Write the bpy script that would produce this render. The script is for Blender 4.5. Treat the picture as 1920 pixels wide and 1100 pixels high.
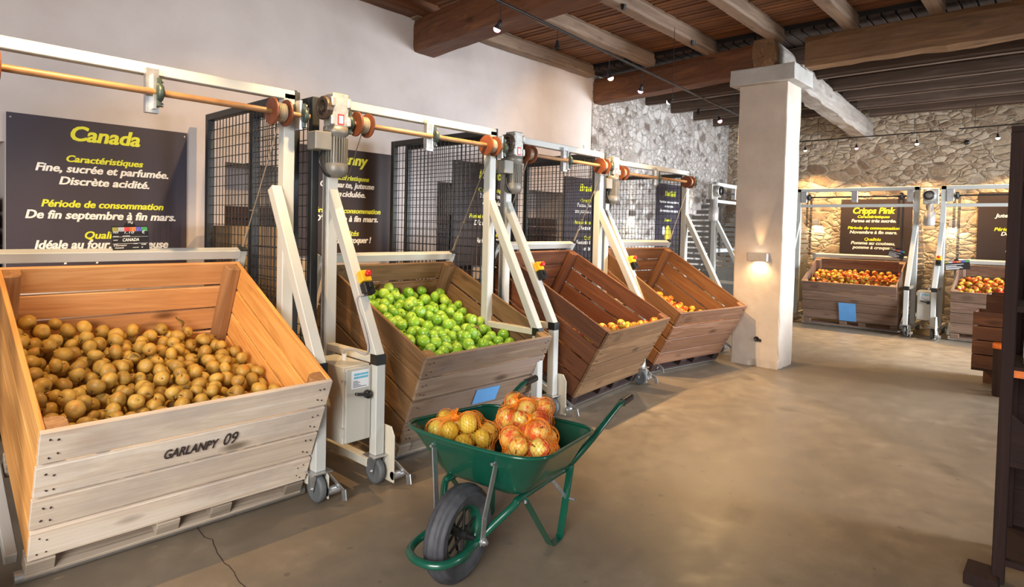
import bpy, bmesh, math, random
import numpy as np
from math import sin, cos, pi, radians as R, sqrt
from mathutils import Matrix, Vector, Euler, noise as mnoise

for _o in list(bpy.data.objects):
    bpy.data.objects.remove(_o, do_unlink=True)
S = bpy.context.scene
COL = S.collection

# ------------------------------------------------------------------ camera
def look(yaw, t, r):
    F = Vector((cos(yaw)*cos(t), sin(yaw)*cos(t), -sin(t)))
    rt = F.cross(Vector((0, 0, 1))).normalized(); dn = F.cross(rt)
    right = cos(r)*rt + sin(r)*dn; down = cos(r)*dn - sin(r)*rt
    m = Matrix((right, -down, -F)).transposed().to_4x4()
    return m
cam = bpy.data.cameras.new('camera'); camo = bpy.data.objects.new('camera', cam); COL.objects.link(camo)
camo.matrix_world = Matrix.Translation((0, 0, 1.5)) @ look(R(43.037), R(1.632), R(-1.3224))
cam.sensor_fit = 'HORIZONTAL'; cam.sensor_width = 36.0
cam.lens = 1150.0/1920*36; cam.shift_x = (960-939.2)/1920; cam.shift_y = -(550-458.1)/1920
cam.clip_start = .05
S.camera = camo

# ------------------------------------------------------------------ world, light, exposure
vs = S.view_settings
vs.view_transform = 'Standard'; vs.look = 'None'; vs.gamma = 1.0; vs.use_curve_mapping = False
vs.exposure = 0.2
w = bpy.data.worlds.new('world'); S.world = w; w.use_nodes = True
bg = w.node_tree.nodes['Background']; bg.inputs[0].default_value = (1, .95, .90, 1); bg.inputs[1].default_value = .27

def aim(o, target):
    d = Vector(target) - o.location
    o.rotation_euler = d.to_track_quat('-Z', 'Y').to_euler()
def area(name, loc, target, sx, sy, energy, color, spread=180):
    l = bpy.data.lights.new(name, 'AREA'); l.shape = 'RECTANGLE'; l.size = sx; l.size_y = sy
    l.energy = energy; l.color = color; l.spread = R(spread)
    o = bpy.data.objects.new(name, l); COL.objects.link(o); o.location = loc; aim(o, target); return o
def spot(name, loc, target, energy, color=(1, .74, .42), angle=80, blend=.5, size=.03):
    l = bpy.data.lights.new(name, 'SPOT'); l.energy = energy; l.color = color
    l.spot_size = R(angle); l.spot_blend = blend; l.shadow_soft_size = size
    o = bpy.data.objects.new(name, l); COL.objects.link(o); o.location = loc; aim(o, target); return o
# daylight: doorway behind the photographer, windows on the side opposite the plaster wall
area('daylight_entrance', (-2.4, -.4, 2.1), (1.8, 2.6, .1), 2.4, 2.2, 165, (1, .97, .94), 130)
area('daylight_side_door', (9.6, -3.2, 1.5), (9.0, 3.0, .4), 2.6, 2.4, 400, (.86, .93, 1), 100)
area('daylight_near_window', (5.3, -4.0, 1.9), (4.6, 2.4, .0), 1.2, 1.4, 70, (.92, .95, 1), 80)

# ------------------------------------------------------------------ materials
def nt(name):
    m = bpy.data.materials.new(name); m.use_nodes = True
    t = m.node_tree; b = t.nodes['Principled BSDF']
    return m, t, b
def N(t, kind, **kw):
    n = t.nodes.new(kind)
    for k, v in kw.items(): setattr(n, k, v)
    return n
def link(t, a, b): t.links.new(a, b)
def ramp(t, fac, stops):
    r = N(t, 'ShaderNodeValToRGB'); e = r.color_ramp.elements
    while len(e) < len(stops): e.new(.5)
    for el, (p, c) in zip(e, stops):
        el.position = p; el.color = (*c, 1) if len(c) == 3 else c
    link(t, fac, r.inputs[0]); return r.outputs[0]
def mixc(t, fac, a, b, mode='MIX'):
    n = N(t, 'ShaderNodeMix', data_type='RGBA', blend_type=mode)
    for s, v in ((0, fac), (6, a), (7, b)):
        if isinstance(v, (int, float)): n.inputs[s].default_value = v
        elif isinstance(v, tuple): n.inputs[s].default_value = (*v, 1)
        else: link(t, v, n.inputs[s])
    return n.outputs[2]
def math_(t, op, a, b=0.0):
    n = N(t, 'ShaderNodeMath', operation=op)
    for i, v in enumerate((a, b)):
        if isinstance(v, (int, float)): n.inputs[i].default_value = v
        else: link(t, v, n.inputs[i])
    return n.outputs[0]
def noise(t, vec, scale, detail=4, rough=.55, dist=0):
    n = N(t, 'ShaderNodeTexNoise'); n.inputs['Scale'].default_value = scale
    n.inputs['Detail'].default_value = detail; n.inputs['Roughness'].default_value = rough
    n.inputs['Distortion'].default_value = dist
    if vec is not None: link(t, vec, n.inputs['Vector'])
    return n.outputs[0]
def mapping(t, vec, scale=(1, 1, 1), loc=None):
    n = N(t, 'ShaderNodeMapping'); n.inputs['Scale'].default_value = scale
    link(t, vec, n.inputs[0])
    if loc is not None: link(t, loc, n.inputs[1])
    return n.outputs[0]
def bump(t, b, h, strength=.3, dist=.01):
    n = N(t, 'ShaderNodeBump'); n.inputs['Strength'].default_value = strength; n.inputs['Distance'].default_value = dist
    link(t, h, n.inputs['Height']); link(t, n.outputs[0], b.inputs['Normal'])
def objc(t): return N(t, 'ShaderNodeTexCoord').outputs['Object']

def plain(name, c, rough=.5, metal=0, emit=None, es=0, coat=0, vary=.12, scale=9):
    m, t, b = nt(name)
    co = objc(t)
    f = noise(t, co, scale, 5)
    a = tuple(x*(1-vary) for x in c); d = tuple(min(1, x*(1+vary)) for x in c)
    link(t, ramp(t, f, [(.3, a), (.7, d)]), b.inputs['Base Color'])
    b.inputs['Roughness'].default_value = rough; b.inputs['Metallic'].default_value = metal
    b.inputs['Coat Weight'].default_value = coat
    if emit:
        b.inputs['Emission Color'].default_value = (*emit, 1); b.inputs['Emission Strength'].default_value = es
    return m

def wood(name, dark, mid, light, axis, tone=.25, knots=.5, rough=.65, weather=None, grain=1.0):
    m, t, b = nt(name)
    co = objc(t)
    rnd = N(t, 'ShaderNodeNewGeometry').outputs['Random Per Island']
    off = N(t, 'ShaderNodeCombineXYZ')
    for i, k in enumerate((7.3, 3.1, 5.7)): link(t, math_(t, 'MULTIPLY', rnd, k), off.inputs[i])
    i = 'xyz'.index(axis)
    s1 = [9.0*grain]*3; s1[i] = .55
    s2 = [70.0*grain]*3; s2[i] = 1.6
    s3 = [5.0]*3; s3[i] = 1.9
    v1 = mapping(t, co, s1, off.outputs[0]); v2 = mapping(t, co, s2, off.outputs[0]); v3 = mapping(t, co, s3, off.outputs[0])
    f1 = noise(t, v1, 1.0, 4, .6, 1.2)
    f2 = noise(t, v2, 1.0, 3, .6, .3)
    wv = math_(t, 'SINE', math_(t, 'MULTIPLY', f1, 34.0))
    f = math_(t, 'ADD', math_(t, 'MULTIPLY', f1, .55), math_(t, 'MULTIPLY', f2, .35))
    f = math_(t, 'ADD', f, math_(t, 'MULTIPLY', wv, .05))
    c = ramp(t, f, [(.24, dark), (.47, mid), (.70, light)])
    if weather:
        wf = noise(t, mapping(t, co, [3.0 if k != i else 1.3 for k in range(3)], off.outputs[0]), 1.0, 5, .65)
        c = mixc(t, ramp(t, wf, [(.48, (0, 0, 0)), (.66, (.75, .75, .75))]), c, weather)
    # knots
    vo = N(t, 'ShaderNodeTexVoronoi'); vo.inputs['Scale'].default_value = 1.0; link(t, v3, vo.inputs['Vector'])
    kf = ramp(t, vo.outputs['Distance'], [(.06, (knots,)*3), (.17, (0, 0, 0))])
    c = mixc(t, kf, c, tuple(x*.35 for x in dark))
    tn = N(t, 'ShaderNodeHueSaturation'); link(t, c, tn.inputs['Color'])
    link(t, math_(t, 'ADD', math_(t, 'MULTIPLY', rnd, tone*2), 1-tone), tn.inputs['Value'])
    link(t, tn.outputs[0], b.inputs['Base Color'])
    b.inputs['Roughness'].default_value = rough
    bump(t, b, f, .3, .003)
    return m

M = {}
M['steel'] = plain('painted_steel', (.49, .50, .475), .4, vary=.05, scale=3)
M['steel_cream'] = plain('cream_steel', (.56, .53, .44), .4, vary=.06)
M['zinc'] = plain('zinc', (.55, .56, .57), .32, .85, vary=.15, scale=20)
M['cage'] = plain('dark_cage_paint', (.020, .022, .025), .45)
M['wire'] = plain('dark_wire', (.03, .03, .032), .5)
M['spool'] = plain('rust_red_spool', (.16, .045, .017), .5, vary=.25)
M['shaft'] = plain('bronzed_shaft', (.28, .15, .065), .45, .1, vary=.25)
M['rope'] = plain('steel_rope', (.33, .27, .20), .5, .3)
M['motor'] = plain('grey_motor', (.20, .19, .165), .42, .2)
M['gear'] = plain('cast_aluminium', (.42, .41, .38), .4, .55, vary=.3, scale=25)
M['flange'] = plain('oily_flange', (.10, .07, .05), .4, .4, vary=.5, scale=30)
M['bearing'] = plain('green_bearing', (.05, .075, .065), .4, .3)
M['black'] = plain('black_plastic', (.012, .012, .013), .35)
M['yellow'] = plain('yellow_box', (.80, .47, .02), .4)
M['red'] = plain('red_button', (.65, .02, .015), .3)
M['cabinet'] = plain('beige_grey_cabinet', (.47, .455, .40), .42, vary=.04, scale=2)
M['white_label'] = plain('white_paper', (.74, .76, .78), .6, vary=.03)
M['blue_ink'] = plain('blue_ink', (.10, .45, .62), .6)
M['dark_ink'] = plain('dark_ink', (.05, .05, .06), .6)
M['conduit'] = plain('grey_conduit', (.33, .31, .31), .5)
M['rubber'] = plain('grey_rubber', (.10, .11, .115), .6)
M['tyre'] = plain('black_tyre', (.05, .051, .058), .62, vary=.35, scale=14)
M['green'] = plain('green_enamel', (.0045, .078, .046), .28, coat=.4, vary=.14, scale=5)
M['board_a'] = plain('aubergine_board', (.042, .034, .052), .62, vary=.12, scale=2)
M['board_b'] = plain('dark_brown_board', (.030, .017, .017), .62, vary=.12, scale=2)
M['lime'] = plain('lime_lettering', (.72, .76, .04), .5, vary=.02)
M['white'] = plain('white_lettering', (.85, .85, .83), .5, vary=.02)
M['stencil'] = plain('stencil_ink', (.035, .022, .022), .8, vary=.5, scale=60)
M['blue_card'] = plain('blue_card', (.11, .32, .66), .6, vary=.06)
M['slate'] = plain('black_slate', (.012, .010, .011), .35)
M['net'] = plain('orange_net', (.95, .27, .015), .45, vary=.1)
M['jar'] = plain('cream_jar', (.25, .2, .13), .4, vary=.4)
M['green_label'] = plain('green_label', (.02, .16, .05), .5)
M['orange_label'] = plain('orange_label', (.75, .17, .01), .5, vary=.3, scale=30)
M['foil'] = plain('silver_foil', (.55, .55, .62), .3, .6, vary=.4, scale=40)
M['brushed'] = plain('brushed_lamp', (.42, .39, .37), .4, .3)
M['leaf'] = plain('dry_leaf', (.16, .11, .03), .7, vary=.4)
M['stem'] = plain('apple_stem', (.06, .035, .015), .8)
M['guard'] = plain('grey_guard_sheet', (.17, .165, .155), .45)
M['carton'] = plain('brown_carton', (.20, .125, .06), .75)
M['kiwi'] = plain('yellow_slice', (.80, .58, .06), .5, vary=.3, scale=30)
for nm, col in (('strip_olive', (.35, .33, .06)), ('strip_grey', (.45, .45, .5)), ('strip_red', (.6, .06, .05)), ('strip_orange', (.75, .22, .05)), ('strip_blue', (.10, .10, .45)), ('strip_green', (.07, .33, .10))):
    M[nm] = plain(nm, col, .5, vary=.5, scale=120)

M['bulb_pink'] = plain('bulb_pink', (1, .6, .7), .4, emit=(1, .30, .45), es=7)
M['bulb_warm'] = plain('bulb_warm', (1, .8, .6), .4, emit=(1, .62, .30), es=7)
M['bulb_white'] = plain('bulb_white', (1, .95, .9), .4, emit=(1, .9, .8), es=20)

# woods for the crates: one set per crate, grain along x, y and z
def woodset(key, d, m_, l, **kw):
    for a in 'xyz': M[key+a] = wood(key+'_'+a, d, m_, l, a, **kw)
woodset('pine', (.46, .19, .06), (.64, .31, .115), (.76, .43, .19), knots=.9, tone=.17)
M['pinepost'] = wood('pine_post', (.16, .07, .025), (.32, .155, .06), (.46, .25, .11), 'z', knots=.4, tone=.1)
M['pine_front'] = wood('pine_front', (.56, .41, .29), (.76, .64, .51), (.86, .78, .68), 'x', tone=.15, knots=.9, weather=(.50, .42, .36))
M['pine_side'] = wood('pine_side', (.50, .19, .04), (.72, .34, .09), (.82, .46, .15), 'y', tone=.16, knots=.6)
M['pallet'] = wood('pallet_grey', (.16, .13, .10), (.32, .26, .20), (.48, .40, .31), 'x', knots=.2)
woodset('brownold', (.095, .046, .018), (.165, .088, .036), (.24, .14, .064), knots=.8, tone=.22)
M['brown_front'] = wood('brown_front', (.12, .075, .048), (.24, .165, .11), (.36, .275, .20), 'x', knots=.8, tone=.15, weather=(.25, .19, .16))
woodset('redwood', (.06, .019, .007), (.12, .040, .014), (.18, .068, .026), knots=.7, tone=.25)
M['red_front'] = wood('red_front', (.085, .04, .016), (.18, .095, .042), (.27, .16, .075), 'x', knots=.8, tone=.15)
woodset('walnut', (.10, .042, .015), (.18, .078, .028), (.25, .12, .046), knots=.7, tone=.15)
M['walnut_front'] = wood('walnut_front', (.10, .045, .025), (.21, .105, .06), (.32, .18, .115), 'x', knots=.7, tone=.15, rough=.38)
woodset('greyold', (.09, .05, .032), (.19, .115, .078), (.28, .185, .135), knots=.6, tone=.15)
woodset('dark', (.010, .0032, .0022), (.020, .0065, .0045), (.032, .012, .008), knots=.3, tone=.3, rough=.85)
woodset('beam', (.055, .018, .006), (.12, .042, .014), (.22, .085, .03), knots=.6, tone=.1, grain=.5)
woodset('oldbeam', (.075, .034, .012), (.16, .08, .032), (.27, .145, .062), knots=.7, tone=.1, grain=.5)
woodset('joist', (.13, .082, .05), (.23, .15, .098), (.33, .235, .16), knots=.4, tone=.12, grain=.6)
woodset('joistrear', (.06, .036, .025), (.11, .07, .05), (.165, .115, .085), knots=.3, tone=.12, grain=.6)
woodset('girder', (.15, .12, .10), (.27, .235, .205), (.39, .35, .315), knots=.5, tone=.1, grain=.5)
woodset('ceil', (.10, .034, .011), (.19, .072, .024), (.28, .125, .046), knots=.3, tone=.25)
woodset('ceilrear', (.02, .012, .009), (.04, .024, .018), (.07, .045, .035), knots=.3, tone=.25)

def plaster():
    m, t, b = nt('plaster'); co = objc(t)
    f = noise(t, co, .9, 5, .6); g = noise(t, co, 6, 6, .65); h = noise(t, co, 45, 3, .6)
    c = ramp(t, f, [(.32, (.49, .425, .40)), (.52, (.58, .515, .49)), (.72, (.65, .59, .565))])
    c = mixc(t, ramp(t, g, [(.35, (.22,)*3), (.6, (0,)*3)]), c, (.58, .50, .45))
    sp = ramp(t, noise(t, mapping(t, co, (1.6, 1.6, 1.0)), 5.5, 1, .4), [(.80, (0,)*3), (.83, (.8,)*3)])
    c = mixc(t, sp, c, (.24, .19, .16))
    link(t, c, b.inputs['Base Color']); b.inputs['Roughness'].default_value = .85
    bump(t, b, math_(t, 'ADD', math_(t, 'MULTIPLY', g, .8), math_(t, 'MULTIPLY', h, .25)), .35, .012)
    return m
M['plaster'] = plaster()

def stone(name, axis, pal, mortar, sc, flat, crev, warp=1.1):
    m, t, b = nt(name); co = objc(t)
    ns = N(t, 'ShaderNodeTexNoise'); ns.inputs['Scale'].default_value = 2.6; ns.inputs['Detail'].default_value = 5; ns.inputs['Roughness'].default_value = .6; link(t, co, ns.inputs['Vector'])
    def cells(k):
        s = [sc*k, sc*k, sc*flat*k]; s[axis] = 0.0
        v = mapping(t, co, s)
        vm = N(t, 'ShaderNodeVectorMath', operation='MULTIPLY_ADD')
        link(t, ns.outputs['Color'], vm.inputs[0]); vm.inputs[1].default_value = (warp*k,)*3; link(t, v, vm.inputs[2])
        vo = N(t, 'ShaderNodeTexVoronoi', feature='F1'); ve = N(t, 'ShaderNodeTexVoronoi', feature='DISTANCE_TO_EDGE')
        for n in (vo, ve):
            n.inputs['Scale'].default_value = 1; n.inputs['Randomness'].default_value = 1.0; link(t, vm.outputs[0], n.inputs['Vector'])
        sx = N(t, 'ShaderNodeSeparateColor'); link(t, vo.outputs['Color'], sx.inputs[0])
        return sx.outputs[0], sx.outputs[1], ve.outputs['Distance']
    c1, r1, e1 = cells(1.0); c2, r2, e2 = cells(1.9)
    pick = ramp(t, noise(t, co, 1.7, 2), [(.49, (0,)*3), (.51, (1,)*3)])   # patches of small stones among large ones
    def mx(a, b_):
        n = N(t, 'ShaderNodeMix'); link(t, pick, n.inputs[0]); link(t, a, n.inputs[2]); link(t, b_, n.inputs[3]); return n.outputs[0]
    cc, rr, ee = mx(c1, c2), mx(r1, r2), mx(e1, e2)
    f = noise(t, co, 13, 6, .68); g = noise(t, co, 55, 4, .6); q = noise(t, mapping(t, co, (3, 3, 9)), 4, 5, .65, .6)
    c = ramp(t, cc, pal)
    c = mixc(t, .6, c, ramp(t, f, [(.3, (.33,)*3), (.7, (.68,)*3)]), 'OVERLAY')
    c = mixc(t, .4, c, ramp(t, q, [(.3, (.3,)*3), (.7, (.7,)*3)]), 'OVERLAY')
    ef = math_(t, 'ADD', ee, math_(t, 'MULTIPLY', math_(t, 'SUBTRACT', f, .5), .16))
    c = mixc(t, ramp(t, ef, [(.05, (.9,)*3), (.14, (0,)*3)]), c, mortar)
    gate = math_(t, 'MULTIPLY', ramp(t, ef, [(.0, (1,)*3), (.035, (0,)*3)]), ramp(t, q, [(.40, (0,)*3), (.56, (1,)*3)]))
    c = mixc(t, gate, c, crev)
    link(t, c, b.inputs['Base Color']); b.inputs['Roughness'].default_value = .9
    hh = ramp(t, ef, [(0.0, (0,)*3), (.13, (.75,)*3), (.4, (1,)*3)])
    h = math_(t, 'ADD', hh, math_(t, 'MULTIPLY', f, .55)); h = math_(t, 'ADD', h, math_(t, 'MULTIPLY', rr, .6))
    h = math_(t, 'ADD', h, math_(t, 'MULTIPLY', g, .12))
    bump(t, b, h, .65, .04)
    return m
M['stone_side'] = stone('stone_white', 1, [(.0, (.13, .10, .085)), (.13, (.20, .16, .135)), (.24, (.36, .32, .29)), (.6, (.44, .40, .375)), (.9, (.52, .485, .46))], (.42, .385, .355), 5.4, 1.25, (.10, .075, .06))
M['stone_rear'] = stone('stone_tan', 0, [(.0, (.20, .13, .085)), (.25, (.37, .275, .19)), (.6, (.47, .375, .27)), (.9, (.55, .46, .36))], (.46, .375, .28), 3.3, 2.0, (.10, .065, .04), .75)

def concrete():
    m, t, b = nt('concrete'); co = objc(t)
    f = noise(t, co, .55, 6, .6, .4); g = noise(t, co, 5, 8, .7); h = noise(t, co, 70, 4, .6)
    c = ramp(t, f, [(.3, (.17, .132, .09)), (.5, (.225, .178, .125)), (.7, (.285, .235, .175))])
    c = mixc(t, ramp(t, g, [(.40, (.5,)*3), (.62, (0,)*3)]), c, (.13, .105, .08))
    c = mixc(t, ramp(t, g, [(.60, (0,)*3), (.8, (.5,)*3)]), c, (.33, .295, .25))
    st = noise(t, mapping(t, co, (1, 1, 1)), 2.6, 2, .5)
    c = mixc(t, ramp(t, st, [(.66, (0,)*3), (.76, (.55,)*3)]), c, (.10, .077, .056))
    sp = noise(t, co, 16, 1, .4)
    c = mixc(t, ramp(t, sp, [(.74, (0,)*3), (.78, (.6,)*3)]), c, (.10, .08, .065))
    link(t, c, b.inputs['Base Color'])
    link(t, ramp(t, g, [(.3, (.34,)*3), (.7, (.52,)*3)]), b.inputs['Roughness'])
    bump(t, b, math_(t, 'ADD', math_(t, 'MULTIPLY', g, .4), math_(t, 'MULTIPLY', h, .2)), .16, .006)
    return m
M['concrete'] = concrete()
def whitewash(name, a, b_, c_):
    m, t, b = nt(name); co = objc(t)
    f = noise(t, co, 2.2, 6, .6); g = noise(t, co, 22, 5, .65)
    c = ramp(t, f, [(.3, a), (.55, b_), (.75, c_)])
    link(t, c, b.inputs['Base Color']); b.inputs['Roughness'].default_value = .85
    bump(t, b, math_(t, 'ADD', f, math_(t, 'MULTIPLY', g, .4)), .3, .012)
    return m
M['pillar'] = whitewash('whitewashed_pillar', (.46, .385, .32), (.54, .46, .385), (.61, .535, .46))
M['capstone'] = whitewash('capstone', (.33, .31, .28), (.43, .41, .38), (.53, .51, .49))

def apple_mat(name, stops, blush=None, bs=(.45, .62), rough=.32, spots=None, randmix=True):
    m, t, b = nt(name); co = objc(t)
    rnd = N(t, 'ShaderNodeObjectInfo').outputs['Random']
    off = N(t, 'ShaderNodeCombineXYZ')
    for i, k in enumerate((31., 17., 23.)): link(t, math_(t, 'MULTIPLY', rnd, k), off.inputs[i])
    v = mapping(t, co, (.07, .07, .07), off.outputs[0])
    f = noise(t, v, 16, 3, .5)
    f = math_(t, 'ADD', math_(t, 'MULTIPLY', f, .6), math_(t, 'MULTIPLY', rnd, .4)) if randmix else f
    c = ramp(t, f, stops)
    if blush:
        g = noise(t, v, 11, 3, .55)
        st = noise(t, mapping(t, co, (5, 5, .6), off.outputs[0]), 1, 2)
        g = math_(t, 'ADD', g, math_(t, 'MULTIPLY', math_(t, 'SUBTRACT', st, .5), .3))
        c = mixc(t, ramp(t, g, [(bs[0], (0,)*3), (bs[1], (.95,)*3)]), c, blush)
    if spots:
        sp = noise(t, v, 170, 1, .3)
        c = mixc(t, ramp(t, sp, [(.66, (0,)*3), (.72, (.5,)*3)]), c, spots)
    link(t, c, b.inputs['Base Color']); b.inputs['Roughness'].default_value = rough
    b.inputs['Subsurface Weight'].default_value = 0
    return m
M['russet'] = apple_mat('russet_skin', [(.25, (.29, .165, .032)), (.5, (.42, .255, .048)), (.75, (.53, .34, .075))], (.50, .16, .025), (.60, .78), .48, (.22, .12, .03))
M['granny'] = apple_mat('green_skin', [(.25, (.15, .33, .02)), (.5, (.24, .45, .035)), (.75, (.38, .55, .07))], None, rough=.25, spots=(.55, .66, .25))
M['striped'] = apple_mat('red_yellow_skin', [(.25, (.62, .48, .05)), (.5, (.72, .42, .05)), (.75, (.46, .54, .06))], (.46, .022, .010), (.44, .56), .3)
M['bagapple'] = apple_mat('bagged_red_skin', [(.25, (.80, .58, .10)), (.5, (.82, .52, .12)), (.75, (.74, .68, .16))], (.66, .06, .03), (.45, .58), .3)
M['goldapple'] = apple_mat('golden_skin', [(.25, (.66, .46, .05)), (.5, (.74, .56, .07)), (.75, (.68, .60, .10))], (.55, .25, .03), (.58, .72), .35)

# ------------------------------------------------------------------ mesh builder
class MB:
    def __init__(s): s.v = []; s.f = []; s.sm = []
    def add(s, v, f, smooth=False, T=None):
        o = len(s.v)
        if T is not None: v = [T @ Vector(p) for p in v]
        s.v += [tuple(p) for p in v]; s.f += [tuple(i+o for i in q) for q in f]; s.sm += [smooth]*len(f); return s
    def box(s, x0, x1, y0, y1, z0, z1, T=None):
        v = [(x, y, z) for z in (z0, z1) for y in (y0, y1) for x in (x0, x1)]
        return s.add(v, [(0, 2, 3, 1), (4, 5, 7, 6), (0, 1, 5, 4), (2, 6, 7, 3), (0, 4, 6, 2), (1, 3, 7, 5)], False, T)
    def bar(s, p, q, wx, wy, up=(0, 0, 1), T=None):
        p, q = Vector(p), Vector(q); d = (q-p).normalized(); up = Vector(up)
        if abs(d.dot(up)) > .98: up = Vector((0, 1, 0)) if abs(d.y) < .9 else Vector((1, 0, 0))
        a = d.cross(up).normalized()*wx/2; b = a.cross(d).normalized()*wy/2
        v = [c+i*a+j*b for c in (p, q) for i, j in ((-1, -1), (1, -1), (1, 1), (-1, 1))]
        return s.add(v, [(0, 1, 2, 3), (7, 6, 5, 4), (0, 4, 5, 1), (1, 5, 6, 2), (2, 6, 7, 3), (3, 7, 4, 0)], False, T)
    def cyl(s, p, q, r, n=16, r2=None, T=None, caps=True):
        p, q = Vector(p), Vector(q); d = (q-p).normalized(); r2 = r if r2 is None else r2
        u = d.orthogonal().normalized(); w_ = d.cross(u)
        v = [c+rr*(cos(2*pi*k/n)*u+sin(2*pi*k/n)*w_) for c, rr in ((p, r), (q, r2)) for k in range(n)]
        s.add(v, [(k, (k+1) % n, n+(k+1) % n, n+k) for k in range(n)], True, T)
        if caps: s.add(v[:n], [tuple(range(n))[::-1]], False, T); s.add(v[n:], [tuple(range(n))], False, T)
        return s
    def tube(s, pts, r, n=10, T=None, closed=False):
        pts = [Vector(p) for p in pts]; m = len(pts); v = []
        u = None
        for i, p in enumerate(pts):
            a = pts[i-1] if (i or closed) else p; b = pts[(i+1) % m] if (i < m-1 or closed) else p
            d = (b-a).normalized()
            u = d.orthogonal().normalized() if u is None else (u-d*u.dot(d)).normalized()
            w_ = d.cross(u); rr = r[i] if isinstance(r, (list, tuple)) else r
            v += [p+rr*(cos(2*pi*k/n)*u+sin(2*pi*k/n)*w_) for k in range(n)]
        f = [(i*n+k, i*n+(k+1) % n, ((i+1) % m)*n+(k+1) % n, ((i+1) % m)*n+k) for i in range(m if closed else m-1) for k in range(n)]
        s.add(v, f, True, T)
        if not closed:
            s.add(v[:n], [tuple(range(n))[::-1]], False, T); s.add(v[-n:], [tuple(range(n))], False, T)
        return s
    def lathe(s, prof, n=20, T=None, axis='z', smooth=True):
        v = []
        for r, h in prof:
            for k in range(n):
                a = 2*pi*k/n
                p = (r*cos(a), r*sin(a), h)
                if axis == 'x': p = (h, r*cos(a), r*sin(a))
                if axis == 'y': p = (r*sin(a), h, r*cos(a))
                v.append(p)
        f = [(i*n+k, i*n+(k+1) % n, (i+1)*n+(k+1) % n, (i+1)*n+k) for i in range(len(prof)-1) for k in range(n)]
        return s.add(v, f, smooth, T)
    def prism(s, poly, h, T=None):  # poly in xy, extruded along z
        n = len(poly); v = [(x, y, 0) for x, y in poly]+[(x, y, h) for x, y in poly]
        return s.add(v, [tuple(range(n))[::-1], tuple(range(n, 2*n))]+[(k, (k+1) % n, n+(k+1) % n, n+k) for k in range(n)], False, T)
    def xf(s, T):
        s.v = [tuple(T @ Vector(p)) for p in s.v]; return s
    def build(s, name, mat, parent=None, bevel=0, seg=1, fix=True):
        me = bpy.data.meshes.new(name); me.from_pydata(s.v, [], s.f)
        me.polygons.foreach_set('use_smooth', s.sm)
        if fix:
            bm = bmesh.new(); bm.from_mesh(me); bmesh.ops.recalc_face_normals(bm, faces=bm.faces); bm.to_mesh(me); bm.free()
        me.update()
        for m in (mat if isinstance(mat, (list, tuple)) else [mat]): me.materials.append(m)
        o = bpy.data.objects.new(name, me); COL.objects.link(o)
        if parent is not None: o.parent = parent
        if bevel:
            b = o.modifiers.new('edge', 'BEVEL'); b.width = bevel; b.segments = seg; b.limit_method = 'ANGLE'; b.angle_limit = R(40)
        return o
def tag(o, label, cat, group=None, kind=None):
    o['label'] = label; o['category'] = cat
    if group: o['group'] = group
    if kind: o['kind'] = kind
    return o
def thing(name, label, cat, mat4=None, group=None):
    o = bpy.data.objects.new(name, None); COL.objects.link(o); o.empty_display_size = .1
    if mat4 is not None: o.matrix_world = mat4
    return tag(o, label, cat, group)
def struct(name, mb, mat, **k):
    o = mb.build(name, mat, **k); o['kind'] = 'structure'; return o
def frame(x, y, z, yaw=0, tilt=0):
    return Matrix.Translation((x, y, z)) @ Matrix.Rotation(yaw, 4, 'Z') @ Matrix.Rotation(tilt, 4, 'X')

def catmull(pts, k=6):
    P = [Vector(p) for p in pts]; out = []
    for i in range(len(P)-1):
        a = P[max(i-1, 0)]; b = P[i]; c = P[i+1]; d = P[min(i+2, len(P)-1)]
        for j in range(k):
            t = j/k
            out.append(.5*((2*b)+(c-a)*t+(2*a-5*b+4*c-d)*t*t+(3*b-a-3*c+d)*t**3))
    out.append(P[-1]); return out

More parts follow.
